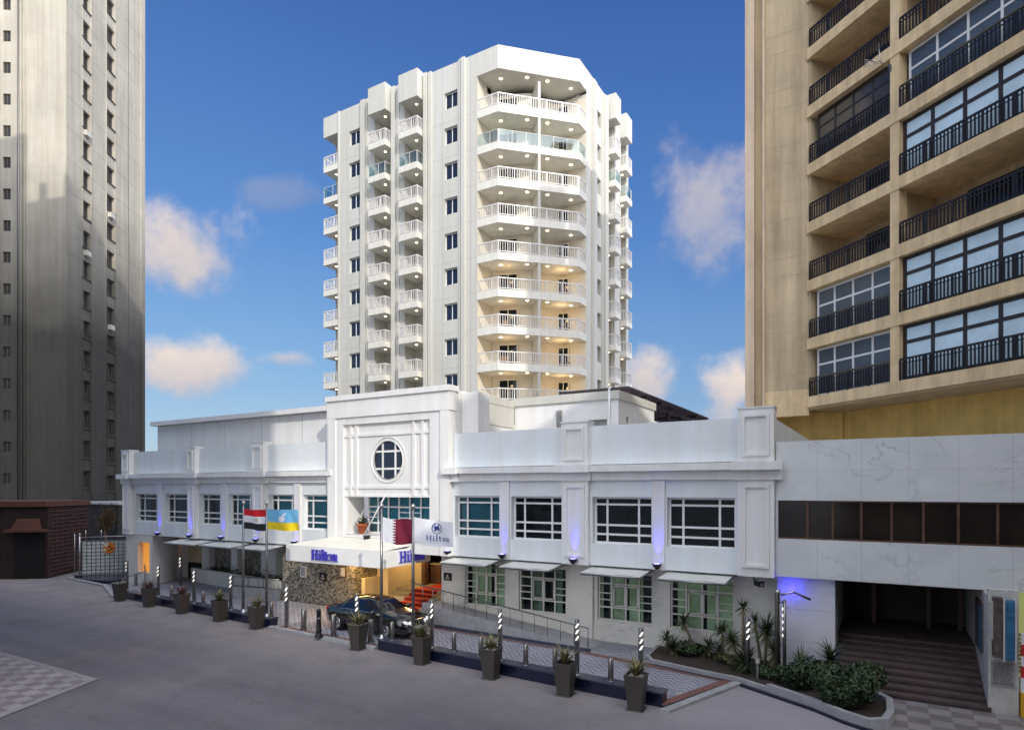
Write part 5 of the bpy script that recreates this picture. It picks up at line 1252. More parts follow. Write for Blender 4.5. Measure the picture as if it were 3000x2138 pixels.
# ------------------------------------------------------------------ bollards
def make_bollard(label, h=.66, m='bronze_steel', r=.082):
    t = thing('bollard', label, 'bollard', (0, 0, 0), 'short steel bollards')
    b = mb(m); b.lathe([(r, .015), (r, h-.02), (r-.015, h)], (0, 0, 0), 14); b.build('post', t)
    b = mb('steel_dark'); b.lathe([(r+.045, 0), (r+.045, .015), (r+.002, .02)], (0, 0, 0), 14); b.build('base_ring', t); return t
bl = [(-34.0, 'behind and right of the leftmost planter'), (-31.2, 'between second and third planters from left'), (-28.3, 'between third and fourth planters from left'), (-22.95, 'at the end of the left navy wall'),
      (-15.7, 'in front of the car headlight'), (-12.75, 'on the wall just right of the seventh planter'), (-11.6, 'on the wall just left of the eighth planter'), (-9.82, 'on the wall just right of the eighth planter'), (-8.75, 'on the wall just left of the ninth planter'), (-6.88, 'on the wall left of the nearest planter')]
bp = None
for x, ds in bl:
    loc = (x, py(x)+.24, .402)
    if bp is None: bp = make_bollard('short steel bollard '+ds); bp.location = loc; WL[bp.name] = Vector(loc)
    else: copy_thing(bp, loc, 'short steel bollard '+ds)
for x, y, ds in ((-20.9, 18.15, 'alone in the driveway gap left of the car'), (-19.0, 18.0, 'beside the rear wheel of the car'), (-17.05, 18.05, 'beside the sixth planter and front wheel')): copy_thing(bp, (x, y, .062), 'short steel bollard '+ds, sc=1.35)
copy_thing(bp, (-39.4, 21.3, .062), 'short dark bollard beside the curved white wall', sc=1.1)
t = thing('black_bollard', 'tall black bollard with flared foot on the driveway kerb', 'bollard', (-19.35, 17.55, .1))
b = mb('black_plastic'); b.lathe([(.17, 0), (.17, .06), (.11, .12), (.10, .2), (.125, .24), (.10, .3), (.085, 1.0), (.10, 1.05), (.06, 1.12)], (-19.35, 17.55, .1), 14); b.build('post', t)
b = mb('steel_dark'); b.lathe([(.10, 0), (.10, .06)], (-19.35, 17.55, .82), 14); b.build('band', t)
# ------------------------------------------------------------------ spiral lit lamp posts
def make_lamp(label, h=1.65):
    t = thing('light_bollard', label, 'lamp post', (0, 0, 0), 'steel lamp posts with slanted lit slots')
    b = mb('steel_dark'); b.lathe([(.074, 0), (.074, h-.02), (.06, h)], (0, 0, 0), 16); b.build('post', t)
    b = mb('light_white'); r = .078
    for (hz, a_c) in ((h-.17, 0), (h-.36, 0), (h-.55, 0)):
        for half in (0, 1):
            n = 6
            for k in range(n):
                a0 = -PI/2-.75+1.5*k/n+half*PI; a1 = -PI/2-.75+1.5*(k+1)/n+half*PI; s0 = (k/n-.5)*.12; s1 = ((k+1)/n-.5)*.12
                w0 = .048*math.sin(PI*min(1, max(.12, (k+.0)/n))) if k else .02; w1 = .048*math.sin(PI*(k+1)/n) if k < n-1 else .02
                b.quad((r*math.cos(a0), r*math.sin(a0), hz+s0-w0), (r*math.cos(a1), r*math.sin(a1), hz+s1-w1), (r*math.cos(a1), r*math.sin(a1), hz+s1+w1), (r*math.cos(a0), r*math.sin(a0), hz+s0+w0))
    b.build('lit_slots', t)
    b = mb('steel'); b.lathe([(.13, 0), (.13, .014), (.09, .02)], (0, 0, 0), 14); b.build('base_plate', t); return t
lp = [(-35.85, None, 'beside the leftmost planter and fence'), (-32.5, None, 'behind the second planter from left'), (-29.1, None, 'behind the third planter from left'), (-26.0, None, 'behind the fourth planter from left'),
      (-21.9, (18.1, .06), 'alone at the left of the driveway gap'), (-17.72, (18.0, .06), 'in front of the car door'), (-13.76, None, 'behind the seventh planter, right of flags'), (-10.82, None, 'behind the eighth planter before the ramp'),
      (-7.99, None, 'behind the ninth planter at the ramp end'), (-5.95, None, 'behind the nearest planter at the right end'), (-36.9, (22.6, .06), 'far back beside the curved white wall'), (-3.75, (20.9, .1), 'standing among the yucca plants')]
lpr = None
for x, yz, ds in lp:
    loc = (x, py(x)+.24, .402) if yz is None else (x, *yz)
    lab = 'steel lamp post with slanted lit slots '+ds
    if lpr is None: lpr = make_lamp(lab); lpr.location = loc; WL[lpr.name] = Vector(loc)
    else: copy_thing(lpr, loc, lab, rz=.5, sc=(1.0 if yz is None else (1.12 if x < -5 else 1.1)))
# tall lamp at the right with blue glow
t = thing('tall_lamp', 'tall twin steel pole with blue glow on the marble wall', 'lamp post', (-2.78, 20.3, .1))
b = mb('steel'); b.lathe([(.085, 0), (.075, 2.75), (.09, 2.76), (.09, 2.82), (.05, 2.86)], (-2.78, 20.3, .1), 14); b.build('pole', t)
b = mb('steel_dark'); b.lathe([(.05, .4), (.05, 2.55)], (-2.60, 20.42, .1), 10); b.tube([(-2.6, 20.42, 2.6), (-2.78, 20.3, 2.55)], .03, 6); b.tube([(-2.6, 20.42, .6), (-2.78, 20.3, .6)], .02, 6); b.build('second_pole', t)
b = mb('light_white'); 
for k in range(5): b.box(-2.66, -2.63, 20.36, 20.40, 1.55+k*.2, 1.63+k*.2)
b.build('lit_slots', t)
b = mb('steel'); b.tube([(-2.7, 20.3, 2.80), (-2.35, 20.35, 2.92), (-1.95, 20.9, 2.65)], .04, 6); b.build('arm', t)
b = mb('light_blue'); b.lathe([(.05, 0), (.04, .05)], (-2.74, 20.42, 2.75), 10); b.build('lens', t)
ld = bpy.data.lights.new('blue_beam', 'POINT'); ld.energy = 14; ld.color = (.02, .012, 1.0); ld.shadow_soft_size = .06
lo = bpy.data.objects.new('blue_beam', ld); COL.objects.link(lo); lo.parent = t; lo.location = Vector((-2.62, 22.06, 2.70))-WL[t.name]
# warm light under the entrance canopy
ld = bpy.data.lights.new('canopy_lamp', 'AREA'); ld.energy = 80; ld.color = (1, .62, .20); ld.size = 1.2
lo = bpy.data.objects.new('canopy_lamp', ld); COL.objects.link(lo); lo.parent = H; lo.location = Vector((-21.9, 21.9, 2.6))-WL[H.name]
ld = bpy.data.lights.new('entrance_lamp', 'POINT'); ld.energy = 75; ld.color = (1, .66, .26); ld.shadow_soft_size = .25
lo = bpy.data.objects.new('entrance_lamp', ld); COL.objects.link(lo); lo.parent = H; lo.location = Vector((-20.4, 25.4, 2.75))-WL[H.name]
# ------------------------------------------------------------------ flagpoles and flags
fp = [(-25.06, 'leftmost flagpole, carrying the red white black flag'), (-23.32, 'second flagpole from left, carrying the blue and yellow flag'), (-16.27, 'third flagpole, carrying the maroon serrated flag'), (-14.67, 'rightmost flagpole, carrying the white emblem flag')]
fpr = None
for x, lab in fp:
    loc = (x, py(x)+.26, .40)
    if fpr is None:
        t = fpr = thing('flagpole', 'tall steel '+lab, 'flagpole', loc, 'steel flagpoles before the entrance')
        b = mb('steel_dark'); b.lathe([(.065, 0), (.045, 4.86)], loc, 12); b.build('pole', t)
        b = mb('steel'); b.lathe([(.02, 0), (.065, .03), (.085, .09), (.06, .16), (.01, .18)], (loc[0], loc[1], loc[2]+4.86), 12); b.build('finial', t)
        b = mb('steel'); b.lathe([(.16, 0), (.16, .02), (.08, .03), (.075, .12)], loc, 14); b.build('base_flange', t)
    else: copy_thing(fpr, loc, 'tall steel '+lab)
def flag(x0, ztop, zbot, L, label, paint, droop=.0, amp=.07, ph=0., nx=34, ny=24, sag=0.):
    o = Vector((x0+.055, py(x0)+.26, 0)); d = Vector((math.cos(-.06), math.sin(-.06), 0)); s = Vector((0, 1, 0)); b = MB(); b.smooth = True
    Hh = ztop-zbot; P = []
    def pos(u, v):
        w = amp*u**.7*math.sin(u*7.0+ph+v*1.3)+.35*amp*math.sin(u*15+v*4+ph)*u
        z = zbot+Hh*v-droop*u-sag*math.sin(PI*u)*.5+.03*math.sin(u*6+v*2+ph)*u
        return o+d*(L*u*(1-.02*v))+s*w+Vector((0, 0, z))
    for j in range(ny+1): P.append([b.p(pos(i_/nx, j/ny)) for i_ in range(nx+1)])
    for j in range(ny):
        for i_ in range(nx):
            b.mat(paint((i_+.5)/nx, (j+.5)/ny)); b.face((P[j][i_], P[j][i_+1], P[j+1][i_+1], P[j+1][i_]))
    t = b.build('flag'); tag(t, label, 'flag', 'flags flying before the entrance'); return t, pos
def p_a(u, v):
    if v > .667: return 'flag_red'
    if v < .333: return 'flag_black'
    if ((u-.62)/.06)**2+((v-.5)/.12)**2 < 1: return 'flag_gold'
    return 'flag_white'
flag(-25.06, 5.08, 4.18, 1.62, 'red white and black striped flag on the leftmost pole', p_a, .05, .06, .4)
def p_b(u, v):
    if v < .37: return 'flag_yellow'
    if ((u-.5)/.10)**2+((v-.53)/.13)**2 < 1 or (abs(u-.5-(v-.6)*.4) < .03 and .5 < v < .82): return 'flag_white'
    return 'flag_blue'
flag(-23.32, 5.10, 4.22, 2.1, 'light blue and yellow flag with small white emblem', p_b, .02, .10, 1.2)
def p_c(u, v):
    e = .33+.15*(abs(((v*9) % 1)-.5)*2)
    return 'flag_white' if u < e else 'flag_maroon'
flag(-16.27, 4.93, 4.02, 1.52, 'white and maroon flag with serrated dividing edge', p_c, .04, .05, 2.0, nx=90, ny=54, sag=.12)
fl, pos = flag(-14.67, 4.97, 4.06, 1.86, 'white flag with blue ringed emblem and lettering', lambda u, v: 'flag_white', .10, .06, 3.0, sag=.10)
# emblem and lettering sewn on the white flag
b = mb('logo_blue'); eps = Vector((0, -.012, 0))
def fq(us): b.face([b.p(pos(u, v)+eps) for u, v in us])
cu, cv = .57, .68
for k in range(28):
    a0, a1 = 2*PI*k/28, 2*PI*(k+1)/28
    if 1.3 < a0 % (2*PI) < 1.75: continue
    def rr(a, f): return (cu+.125*f*math.cos(a), cv+.215*f*math.sin(a))
    fq([rr(a0, 1), rr(a1, 1), rr(a1, .84-.06*math.sin(a0)), rr(a0, .84-.06*math.sin(a0))])
for (u0, v0, u1, v1, w) in ((-.05, -.11, -.025, .09, .018), (-.025, .09, .0, -.06, .013), (.0, -.06, .03, .11, .018), (.03, .11, .055, -.10, .018), (-.075, .0, -.05, .09, .011)):
    fq([(cu+u0-w, cv+v0), (cu+u0+w, cv+v0), (cu+u1+w, cv+v1), (cu+u1-w, cv+v1)])
o = b.build('emblem', None); o.parent = fl; b = mb('logo_blue')
def seg(u0, u1, v0, v1): fq([(u0, v0), (u1, v0), (u1, v1), (u0, v1)])
x = .33; vb, vh = .20, .40
def st_(x, v1, serif=True):
    seg(x, x+.022, vb, v1)
    if serif: seg(x-.012, x+.034, vb, vb+.018); seg(x-.012, x+.034 if v1 > .35 else x+.02, v1-.018, v1)
st_(.33, vh); st_(.42, vh); seg(.352, .42, .295, .315); st_(.49, .33); seg(.49, .512, .36, .39); st_(.555, vh+.02); st_(.625, .385, False); seg(.602, .68, .31, .328); seg(.647, .68, vb, vb+.02)
for k in range(14):
    a0, a1 = 2*PI*k/14, 2*PI*(k+1)/14; q = lambda a, f: (.735+.04*f*math.cos(a), .265+.067*f*math.sin(a)); fq([q(a0, 1), q(a1, 1), q(a1, .5), q(a0, .5)])
st_(.815, .33); seg(.837, .865, .31, .33); st_(.862, .32, False); seg(.85, .896, vb, vb+.018)
o = b.build('lettering', None); o.parent = fl; b = mb('logo_pale'); seg(.40, .47, .135, .155); seg(.49, .62, .135, .155); seg(.64, .74, .135, .155)
o = b.build('caption', None); o.parent = fl
# ------------------------------------------------------------------ planting bed on the right
t = thing('planting_bed', 'curved soil bed with stone kerb in front of marble wall', 'flower bed', (-3.5, 21, 0))
bed = [(-7.25, 22.9), (-7.15, 21.35), (-6.85, 20.85), (-5.15, 20.42), (-3.9, 20.2), (-2.95, 19.65), (-1.7, 18.9), (-.9, 18.25), (-.35, 17.95), (.0, 18.2), (.12, 18.9), (.1, 20.0), (-.5, 20.9), (-1.36, 21.4), (-1.36, 22.2), (-3.0, 22.2), (-3.0, 22.9)]
b = mb('soil'); b.prism(bed, 0, .17); b.build('soil', t)
def strip(bb, path, w, z0, z1):
    P = [Vector((x, y, 0)) for x, y in path]; L_ = []
    for k, q in enumerate(P):
        d = (P[min(k+1, len(P)-1)]-P[max(k-1, 0)]).normalized(); n = Vector((-d.y, d.x, 0)); L_.append((q-n*w/2, q+n*w/2))
    for (a0, a1), (c0, c1) in zip(L_, L_[1:]):
        v = [bb.p((q.x, q.y, z)) for z in (z0, z1) for q in (a0, c0, c1, a1)]
        for f in ((3, 2, 1, 0), (4, 5, 6, 7), (0, 1, 5, 4), (1, 2, 6, 5), (2, 3, 7, 6), (3, 0, 4, 7)): bb.face([v[k] for k in f])
b = mb('kerb_stone'); strip(b, bed[:6], .13, 0, .19); strip(b, bed[5:13], .17, 0, .29); b.build('kerb', t)
b = mb('navy_gloss'); off = [(x+.14*(.5 if k > 3 else .0), y-.16) for k, (x, y) in enumerate(bed[2:9])]; strip(b, off, .12, 0, .075); b.build('edge_strip', t)
# yuccas
def yucca_crown(b, c, R, n, m=('leaf_green', 'leaf_dark', 'leaf_yellow')):
    for k in range(n):
        b.mat(random.choices(m, (5, 4, 1))[0]); a = random.uniform(0, 2*PI); lift = random.uniform(-.5, 1.4)
        blade(b, Vector(c)+Vector((0, 0, random.uniform(-.12, .08)*R)), a, R*random.uniform(.6, 1.05), lift, .022*R/.5+.006, random.uniform(.0, .55))
def yucca(x, y, stems, label, z=.16):
    t = thing('yucca', label, 'plant', (x, y, z), 'spiky yucca plants in the bed'); tb = mb('bark'); lb = mb('leaf_green')
    for (dx, dy, h, R, n) in stems:
        R *= 1.22; n = int(n*1.35)
        top = Vector((x+dx, y+dy, z+h))
        if h > .15: tb.tube([(x+dx*.15, y+dy*.15, z-.02), (x+dx*.6, y+dy*.6, z+h*.55), top], [.055, .045, .035], 7)
        yucca_crown(lb, top, R, n)
        for k in range(int(n*.35)): lb.mat('leaf_yellow'); a = random.uniform(0, 2*PI); blade(lb, top-Vector((0, 0, .1)), a, R*.7, random.uniform(-1.4, -.7), .014, .1)
    if tb.f: tb.build('trunk', t)
    lb.build('crown', t)
yucca(-6.45, 21.9, [(0, 0, .25, .45, 60), (-.25, .2, .5, .4, 45)], 'low yucca with two heads at the left end of bed')
yucca(-5.55, 22.1, [(-.55, 0, 1.15, .42, 55), (.3, .1, .35, .45, 60)], 'leaning yucca in front of the last ground floor window')
yucca(-4.75, 22.0, [(0, 0, 1.0, .45, 60), (-.1, 0, .35, .38, 50)], 'upright yucca with bushy head under the rightmost window')
yucca(-3.95, 21.3, [(-.02, .1, 2.0, .34, 60), (-.35, .0, .9, .5, 70), (.1, -.2, .25, .62, 90)], 'tallest yucca reaching above the lamp among plants')
yucca(-3.3, 21.15, [(.1, 0, 1.35, .58, 90), (-.3, .2, 1.55, .35, 50), (.35, -.1, .75, .5, 70)], 'dense yucca with several heads left of the tall pole')
yucca(-2.15, 20.35, [(0, 0, .62, .55, 80), (.35, .1, .5, .4, 50)], 'spiky yucca just right of the tall pole')
yucca(-1.35, 20.5, [(0, 0, .85, .58, 90)], 'spiky yucca before the marble wall above the shrub')
yucca(-.35, 19.6, [(0, 0, .78, .42, 60)], 'reddish spiky yucca behind the round shrub')
def shrub(c, rx, ry_, rz_, n, label, m=('leaf_dark', 'leaf_green'), leaf=.085):
    t = thing('shrub', label, 'shrub', (c[0], c[1], .16)); b = mb('leaf_dark'); rnd = random.Random(int(c[0]*100)+5)
    lob = [(Vector((rnd.uniform(-.6, .6)*rx, rnd.uniform(-.6, .6)*ry_, rnd.uniform(.25, .75)*rz_)), rnd.uniform(.35, .6)) for _ in range(11)]
    for k in range(n):
        o_, s_ = rnd.choice(lob); v = Vector((rnd.gauss(0, 1), rnd.gauss(0, 1), rnd.gauss(0, 1))).normalized()*rnd.uniform(.6, 1.0)**.5
        q = Vector(c)+o_+Vector((v.x*rx*s_, v.y*ry_*s_, v.z*rz_*s_*.8))
        if q.z < .18: q.z = .18+rnd.random()*.1
        if v.dot(Vector((.4, -.3, .85))) > .25 and rnd.random() < .6: b.mat(m[1])
        else: b.mat(m[0])
        d = Vector((rnd.gauss(0, 1), rnd.gauss(0, 1), rnd.gauss(.3, .7))).normalized()*leaf*rnd.uniform(.7, 1.4); e = d.cross(v).normalized()*leaf*.45 if d.cross(v).length > 1e-3 else Vector((.02, 0, 0))
        b.face([b.p(q-d*.5), b.p(q+e), b.p(q+d*.6), b.p(q-e)])
    b.build('foliage', t)
    tb = mb('bark')
    for k in range(5): a = k*1.3; tb.tube([(c[0], c[1], .1), (c[0]+rx*.5*math.cos(a), c[1]+ry_*.5*math.sin(a), .2+rz_*.5)], [.03, .012], 5)
    tb.build('stem', t)
shrub((-.95, 19.3, .2), .98, .75, 1.05, 7000, 'large rounded dark green shrub at the end of bed')
shrub((-2.05, 20.0, .2), .8, .55, .8, 3600, 'medium green shrub behind the tall pole')
shrub((-2.95, 20.75, .2), .55, .4, .35, 1300, 'low dark shrub at the foot of tall pole')
shrub((-5.9, 22.0, .2), .7, .45, .45, 1500, 'low dark shrub at the left end of bed')
shrub((-4.4, 21.6, .18), .5, .3, .28, 800, 'small sparse shrub in the middle of bed', ('leaf_green', 'leaf_yellow'))
t = thing('garden_light', 'small pale garden light post in the bed beside yuccas', 'garden light', (-3.35, 20.35, .16))
b = mb('old_white'); b.lathe([(.035, 0), (.035, .48), (.06, .49), (.06, .60), (.03, .62)], (-3.35, 20.35, .16), 10); b.build('post', t)
b = mb('vent_grey'); b.lathe([(.07, 0), (.07, .02)], (-3.35, 20.35, .775), 10); b.build('cap', t)
t = tag(mb('kerb_stone').lathe([(.24, 0), (.24, .012), (.16, .02), (.15, .012)], (-5.0, 18.1, .06), 18).build('drain_cover'), 'round stone cover set in the zigzag paving', 'drain cover')
# ------------------------------------------------------------------ black saloon car
CAR = thing('parked_car', 'black saloon car parked below the entrance canopy by red carpet', 'car', (-18.3, 19.72, .06), rz=math.radians(-4))
CM = Matrix.Translation((-18.3, 19.72, .06))
Sx = [(-2.36, .60, .34, .78, .90, .56), (-2.27, .78, .24, .86, .97, .68), (-1.95, .875, .21, .90, 1.02, .70), (-1.52, .90, .20, .93, 1.07, .69), (-1.2, .91, .20, .94, 1.24, .62), (-.85, .91, .20, .95, 1.40, .57), (-.3, .91, .20, .95, 1.455, .58), (.2, .91, .20, .94, 1.445, .58), (.5, .91, .20, .93, 1.36, .58),
      (.8, .91, .20, .92, 1.20, .62), (1.1, .905, .20, .90, 1.02, .68), (1.6, .89, .20, .86, .96, .66), (2.0, .86, .21, .80, .88, .62), (2.25, .78, .24, .70, .78, .54), (2.37, .62, .32, .58, .64, .46)]
def sect(s, sgn):
    x, w, zs, bz, tz_, wt = s
    return [(x, 0, zs), (x, sgn*w*.82, zs), (x, sgn*w*.97, zs+.16), (x, sgn*w, .58 if bz > .62 else bz*.85), (x, sgn*w*.975, bz), (x, sgn*wt, tz_-.045), (x, sgn*wt*.72, tz_-.004), (x, 0, tz_+.012)]
b = mb('car_black'); b.M = CM; b.smooth = True
for sgn in (1, -1):
    R = [[b.p(q) for q in sect(s, sgn)] for s in Sx]
    for p, q in zip(R, R[1:]):
        for j in range(7): b.face((p[j], q[j], q[j+1], p[j+1]) if sgn < 0 else (p[j], p[j+1], q[j+1], q[j]))
    b.face(R[0] if sgn > 0 else R[0][::-1]); b.face(R[-1][::-1] if sgn > 0 else R[-1])
body = b.build('body', CAR)
bm = bmesh.new(); bm.from_mesh(body.data); bmesh.ops.remove_doubles(bm, verts=bm.verts, dist=.001); bm.to_mesh(body.data); bm.free()
def inset(p, eps): c = sum(p, Vector())/len(p); return [c+(q-c)*eps for q in p]
b = mb('car_glass'); b.M = CM
def side(i0, i1, sgn, u0=.10, u1=.92):
    lo = [Vector(sect(Sx[i], sgn)[4]) for i in (i0, i1)]; hi = [Vector(sect(Sx[i], sgn)[5]) for i in (i0, i1)]
    q = [lo[0].lerp(hi[0], u0), lo[1].lerp(hi[1], u0), lo[1].lerp(hi[1], u1), lo[0].lerp(hi[0], u1)]; o_ = Vector((0, sgn*.012, .008)); return [v+o_ for v in q]
for sgn in (1, -1):
    b = mb('car_glass'); b.M = CM
    for i in range(3, 10):
        q = side(i, i+1, sgn); b.face([b.p(v) for v in (q if sgn < 0 else q[::-1])])
    b.build('side_window', CAR)
for rng in ((8, 9, 10), (3, 4, 5)):
    b = mb('car_glass'); b.M = CM
    for i0, i1 in zip(rng, rng[1:]):
        for j in (5, 6):
            for sgn in (1, -1):
                q = [Vector(sect(Sx[i], sgn)[j_]) for i, j_ in ((i0, j), (i1, j), (i1, j+1), (i0, j+1))]; q = [v*1.0+Vector((.006 if rng[0] == 8 else -.006, 0, .010)) for v in q]
                if i0 == rng[0] and rng[0] == 8: pass
                b.face([b.p(v) for v in q])
    b.build('windscreen' if rng[0] == 8 else 'rear_window', CAR)
b = mb('chrome'); b.M = CM
for sgn in (1, -1):
    pts = [Vector(sect(Sx[i], sgn)[4]).lerp(Vector(sect(Sx[i], sgn)[5]), .05)+Vector((0, sgn*.016, 0)) for i in range(3, 11)]; b.tube(pts, .011, 5)
b.build('window_trim', CAR)
for x in (-1.42, 1.43):
    for sgn in (1, -1):
        b = mb('tyre'); b.M = CM; y = sgn*.80
        b.lathe([(.18, -.1), (.29, -.115), (.325, -.085), (.33, 0), (.325, .085), (.29, .115), (.18, .1)], (x, y, .33), 28, 'y'); w = b.build('wheel', CAR)
        b = mb('dark_opening'); b.M = CM; b.lathe([(.385, -.02), (.385, .02)], (x, y+sgn*.055, .34), 28, 'y'); b.build('arch_gap', w)
        b = mb('chrome'); b.M = CM; yy = y+sgn*.118
        b.lathe([(.215, -.012), (.235, 0), (.215, .010), (.20, .004)], (x, yy, .33), 28, 'y')
        for k in range(10):
            a = 2*PI*k/10; da = .12; c_, s_ = math.cos(a), math.sin(a)
            b.quad((x+.05*math.cos(a-.4), yy+sgn*.012, .33+.05*math.sin(a-.4)), (x+.215*math.cos(a-da), yy, .33+.215*math.sin(a-da)), (x+.215*math.cos(a+da), yy, .33+.215*math.sin(a+da)), (x+.05*math.cos(a+.4), yy+sgn*.012, .33+.05*math.sin(a+.4)))
        b.lathe([(.055, -.01), (.05, .018), (.02, .022)] if sgn > 0 else [(.055, .01), (.05, -.018), (.02, -.022)], (x, yy, .33), 14, 'y'); b.build('rim', w)
def ell(b, c, rx, rz_, yaw, dep=.05, n=18):
    Mo = b.M; b.M = CM @ Matrix.Translation(c) @ Matrix.Rotation(yaw, 4, 'Z') @ Matrix.Diagonal((1, rx, rz_, 1)); b.lathe([(1, -dep), (1, 0), (.8, .02), (.3, .035)], (0, 0, 0), n, 'x'); b.M = Mo
for sgn in (1, -1):
    b = mb('headlight'); b.M = CM; ell(b, (2.27, sgn*.64, .645), .13, .115, sgn*.55); ell(b, (2.345, sgn*.43, .625), .095, .09, sgn*.25); b.build('headlight', CAR)
    b = mb('tail_red'); b.M = CM; b.box(-2.335, -2.10, sgn*.66-.10, sgn*.66+.10, .70, .90) if False else ell(b, (-2.28, sgn*.66, .80), .16, .13, PI-sgn*.5); b.build('tail_light', CAR)
    b = mb('car_black'); b.M = CM; b.lathe([(.02, -.13), (.08, -.09), (.095, 0), (.08, .09), (.02, .13)], (.88, sgn*1.02, 1.0), 12, 'y'); b.tube([(.88, sgn*.88, .95), (.88, sgn*.98, .98)], .02, 6); b.build('wing_mirror', CAR)
    for x in (.15, -.85): b = mb('chrome'); b.M = CM; b.box(x-.11, x+.11, sgn*.915-.012, sgn*.915+.012, .80, .83); b.build('door_handle', CAR)
b = mb('chrome'); b.M = CM; b.box(2.33, 2.40, -.27, .27, .50, .53); b.box(2.28, 2.36, -.27, .27, .735, .765); b.box(2.31, 2.38, -.29, -.265, .52, .75); b.box(2.31, 2.38, .265, .29, .52, .75)
for z in (.575, .62, .665, .705): b.box(2.32, 2.385, -.265, .265, z-.006, z+.006)
b.build('grille', CAR)
b = mb('chrome'); b.M = CM; b.box(2.22, 2.42, -.6, .6, .36, .385); b.build('bumper_trim', CAR); b = mb('chrome'); b.M = CM; b.box(-2.40, -2.3, -.62, .62, .52, .545); b.build('bumper_trim', CAR)
b = mb('plate'); b.M = CM; b.box(2.385, 2.41, -.18, .18, .40, .50); b.build('number_plate', CAR)
b = mb('dark_opening'); b.M = CM; 
for x in (1.02, .0, -.98): b.box(x-.006, x+.006, -.918, -.90, .30, .93); b.box(x-.006, x+.006, .90, .918, .30, .93)
b.build('door_gap', CAR)

# ------------------------------------------------------------------ camera
PSI = math.radians(30.7)
cd = bpy.data.cameras.new('camera'); cam = bpy.data.objects.new('camera', cd); COL.objects.link(cam)
cam.location = (0, 0, 6); cam.rotation_euler = (PI/2, 0, PSI)
cd.sensor_width = 36; cd.lens = 1841/3000*36; cd.shift_y = (1430-1069)/3000; cd.clip_end = 3000; cd.clip_start = .1
scene.camera = cam
# ------------------------------------------------------------------ sun and sky
SUN_EL = math.radians(30); sun_h = Vector((.826, -.564, 0)); sun_v = (sun_h*math.cos(SUN_EL)+Vector((0, 0, math.sin(SUN_EL)))).normalized()
sl = bpy.data.lights.new('sun', 'SUN'); sl.energy = 2.6; sl.angle = math.radians(.5); sl.color = (1, .94, .84)
so = bpy.data.objects.new('sun', sl); COL.objects.link(so); so.rotation_euler = sun_v.to_track_quat('Z', 'Y').to_euler(); so.location = (30, -30, 60)
w = bpy.data.worlds.new('World'); scene.world = w; w.use_nodes = True; nt = w.node_tree; N = nt.nodes; L = nt.links
bg = N['Background']
def mth(op, a, bb=None, clamp=False):
    n = N.new('ShaderNodeMath'); n.operation = op; n.use_clamp = clamp
    for i_, v in enumerate((a, bb)):
        if v is None: continue
        if isinstance(v, (int, float)): n.inputs[i_].default_value = v
        else: L.new(v, n.inputs[i_])
    return n.outputs[0]
def mixc(f, a, bb, t='MIX'):
    x = N.new('ShaderNodeMix'); x.data_type = 'RGBA'; x.blend_type = t
    for s_, v in (('Factor', f), ('A', a), ('B', bb)):
        if isinstance(v, (int, float)): x.inputs[s_].default_value = v
        elif isinstance(v, tuple): x.inputs[s_].default_value = (*v, 1)
        else: L.new(v, x.inputs[s_])
    return x.outputs['Result']
sky = N.new('ShaderNodeTexSky'); sky.sky_type = 'NISHITA'; sky.sun_disc = False; sky.sun_elevation = SUN_EL; sky.sun_rotation = math.atan2(sun_h.x, sun_h.y); sky.air_density = 1.0; sky.dust_density = .6; sky.ozone_density = 2.0
tc = N.new('ShaderNodeTexCoord'); D = tc.outputs['Generated']
sp = N.new('ShaderNodeSeparateXYZ'); L.new(D, sp.inputs[0])
rp = N.new('ShaderNodeValToRGB'); e = rp.color_ramp.elements
e[0].position = .0; e[0].color = (4.82, 6.27, 7.50, 1); e[1].position = .62; e[1].color = (.50, 1.52, 4.9, 1)
q = e.new(.18); q.color = (2.35, 4.59, 7.73, 1); q = e.new(.36); q.color = (1.12, 2.97, 7.06, 1)
L.new(sp.outputs['Z'], rp.inputs['Fac'])
skyc = mixc(.80, sky.outputs['Color'], rp.outputs['Color'])
# deeper blue towards the right of the view
dr = N.new('ShaderNodeVectorMath'); dr.operation = 'DOT_PRODUCT'; L.new(D, dr.inputs[0]); dr.inputs[1].default_value = (math.cos(PSI), math.sin(PSI), 0)
rr_ = N.new('ShaderNodeMapRange'); rr_.inputs['From Min'].default_value = -.35; rr_.inputs['From Max'].default_value = .5; L.new(dr.outputs['Value'], rr_.inputs['Value'])
skyc = mixc(mth('MULTIPLY', rr_.outputs[0], .55), skyc, (.55, .62, .78), 'MULTIPLY')
# clouds: soft lumps at fixed directions, broken up by noise
nz = N.new('ShaderNodeTexNoise'); nz.inputs['Scale'].default_value = 13; nz.inputs['Detail'].default_value = 9; nz.inputs['Roughness'].default_value = .60; L.new(D, nz.inputs['Vector'])
nz2 = N.new('ShaderNodeTexNoise'); nz2.inputs['Scale'].default_value = 3.2; nz2.inputs['Detail'].default_value = 5; L.new(D, nz2.inputs['Vector'])
nn = mth('ADD', mth('MULTIPLY', mth('SUBTRACT', nz.outputs['Fac'], .5), 2.2), mth('MULTIPLY', mth('SUBTRACT', nz2.outputs['Fac'], .5), 1.0))
def cdir(px, pz):       # direction given as tangents in the camera heading
    v = Vector((px*math.cos(PSI)-math.sin(PSI), px*math.sin(PSI)+math.cos(PSI), pz)); return v
clouds = [(-.535, .39, .115, .09, .97, 1.0), (-.505, .198, .12, .055, .97, 1.0), (-.362, .207, .05, .018, .6, .95), (.315, .44, .10, .13, .62, .92), (.205, .17, .05, .06, .9, .95), (.352, .15, .055, .08, 1.0, 1.0), (-.37, .47, .075, .03, .22, .7)]
colr = skyc; 
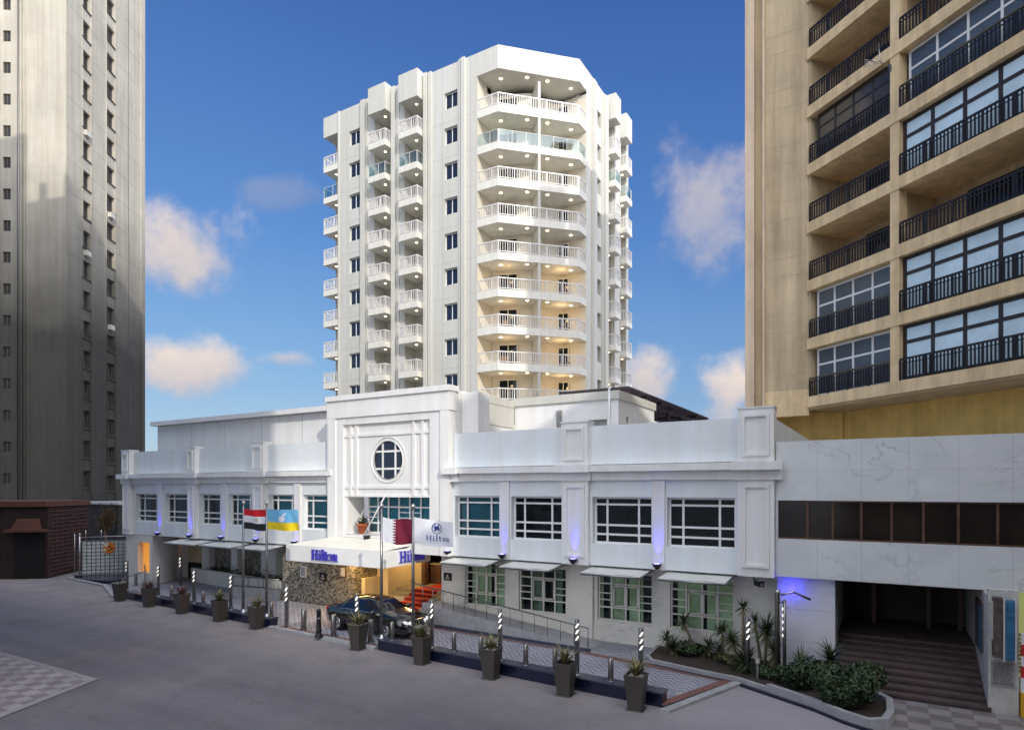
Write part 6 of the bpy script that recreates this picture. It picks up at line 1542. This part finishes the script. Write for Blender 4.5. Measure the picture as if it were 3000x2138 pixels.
for (px, pz, a_, b_, op, br) in clouds:
    c = cdir(px, pz); ln = c.length; c = c/ln; r_ = Vector((math.cos(PSI), math.sin(PSI), 0)); r_ = (r_-c*r_.dot(c)).normalized(); u_ = c.cross(r_).normalized(); u_ = u_ if u_.z > 0 else -u_
    a1, b1 = a_/ln, b_/ln
    def dot(v):
        n = N.new('ShaderNodeVectorMath'); n.operation = 'DOT_PRODUCT'; L.new(D, n.inputs[0]); n.inputs[1].default_value = v; return n.outputs['Value']
    du = mth('DIVIDE', dot(tuple(r_)), a1); dv = mth('DIVIDE', dot(tuple(u_)), b1)
    front = mth('GREATER_THAN', dot(tuple(c)), .5)
    rad = mth('SQRT', mth('ADD', mth('MULTIPLY', du, du), mth('MULTIPLY', dv, dv)))
    den = mth('ADD', mth('SUBTRACT', 1.0, rad), mth('MULTIPLY', nn, .85))
    mr = N.new('ShaderNodeMapRange'); mr.interpolation_type = 'SMOOTHSTEP'; mr.inputs['From Min'].default_value = .0; mr.inputs['From Max'].default_value = .85; L.new(den, mr.inputs['Value'])
    f = mth('MULTIPLY', mth('MULTIPLY', mr.outputs[0], op), front)
    sh = N.new('ShaderNodeMapRange'); sh.inputs['From Min'].default_value = -.8; sh.inputs['From Max'].default_value = .7; L.new(mth('ADD', dv, mth('MULTIPLY', nn, .6)), sh.inputs['Value'])
    cc = mixc(sh.outputs[0], (5.6*br, 5.3*br, 5.7*br), (9.0*br, 7.7*br, 6.9*br))
    colr = mixc(f, colr, cc)
# bright hazy cloud bank on the sun side of the sky (behind the viewpoint)
ds = N.new('ShaderNodeVectorMath'); ds.operation = 'DOT_PRODUCT'; L.new(D, ds.inputs[0]); ds.inputs[1].default_value = tuple(sun_v)
hz_ = N.new('ShaderNodeMapRange'); hz_.interpolation_type = 'SMOOTHSTEP'; hz_.inputs['From Min'].default_value = .12; hz_.inputs['From Max'].default_value = .85; L.new(ds.outputs['Value'], hz_.inputs['Value'])
colr = mixc(hz_.outputs[0], colr, (29.5, 30.5, 33.0))
L.new(colr, bg.inputs['Color']); bg.inputs['Strength'].default_value = .1
# ------------------------------------------------------------------ render settings
scene.view_settings.view_transform = 'Standard'; scene.view_settings.look = 'None'; scene.view_settings.exposure = 0
cy = scene.cycles if hasattr(scene, 'cycles') else None
if cy:
    cy.max_bounces = 7; cy.diffuse_bounces = 4; cy.glossy_bounces = 3; cy.transparent_max_bounces = 12; cy.use_denoising = True; cy.sample_clamp_indirect = 4
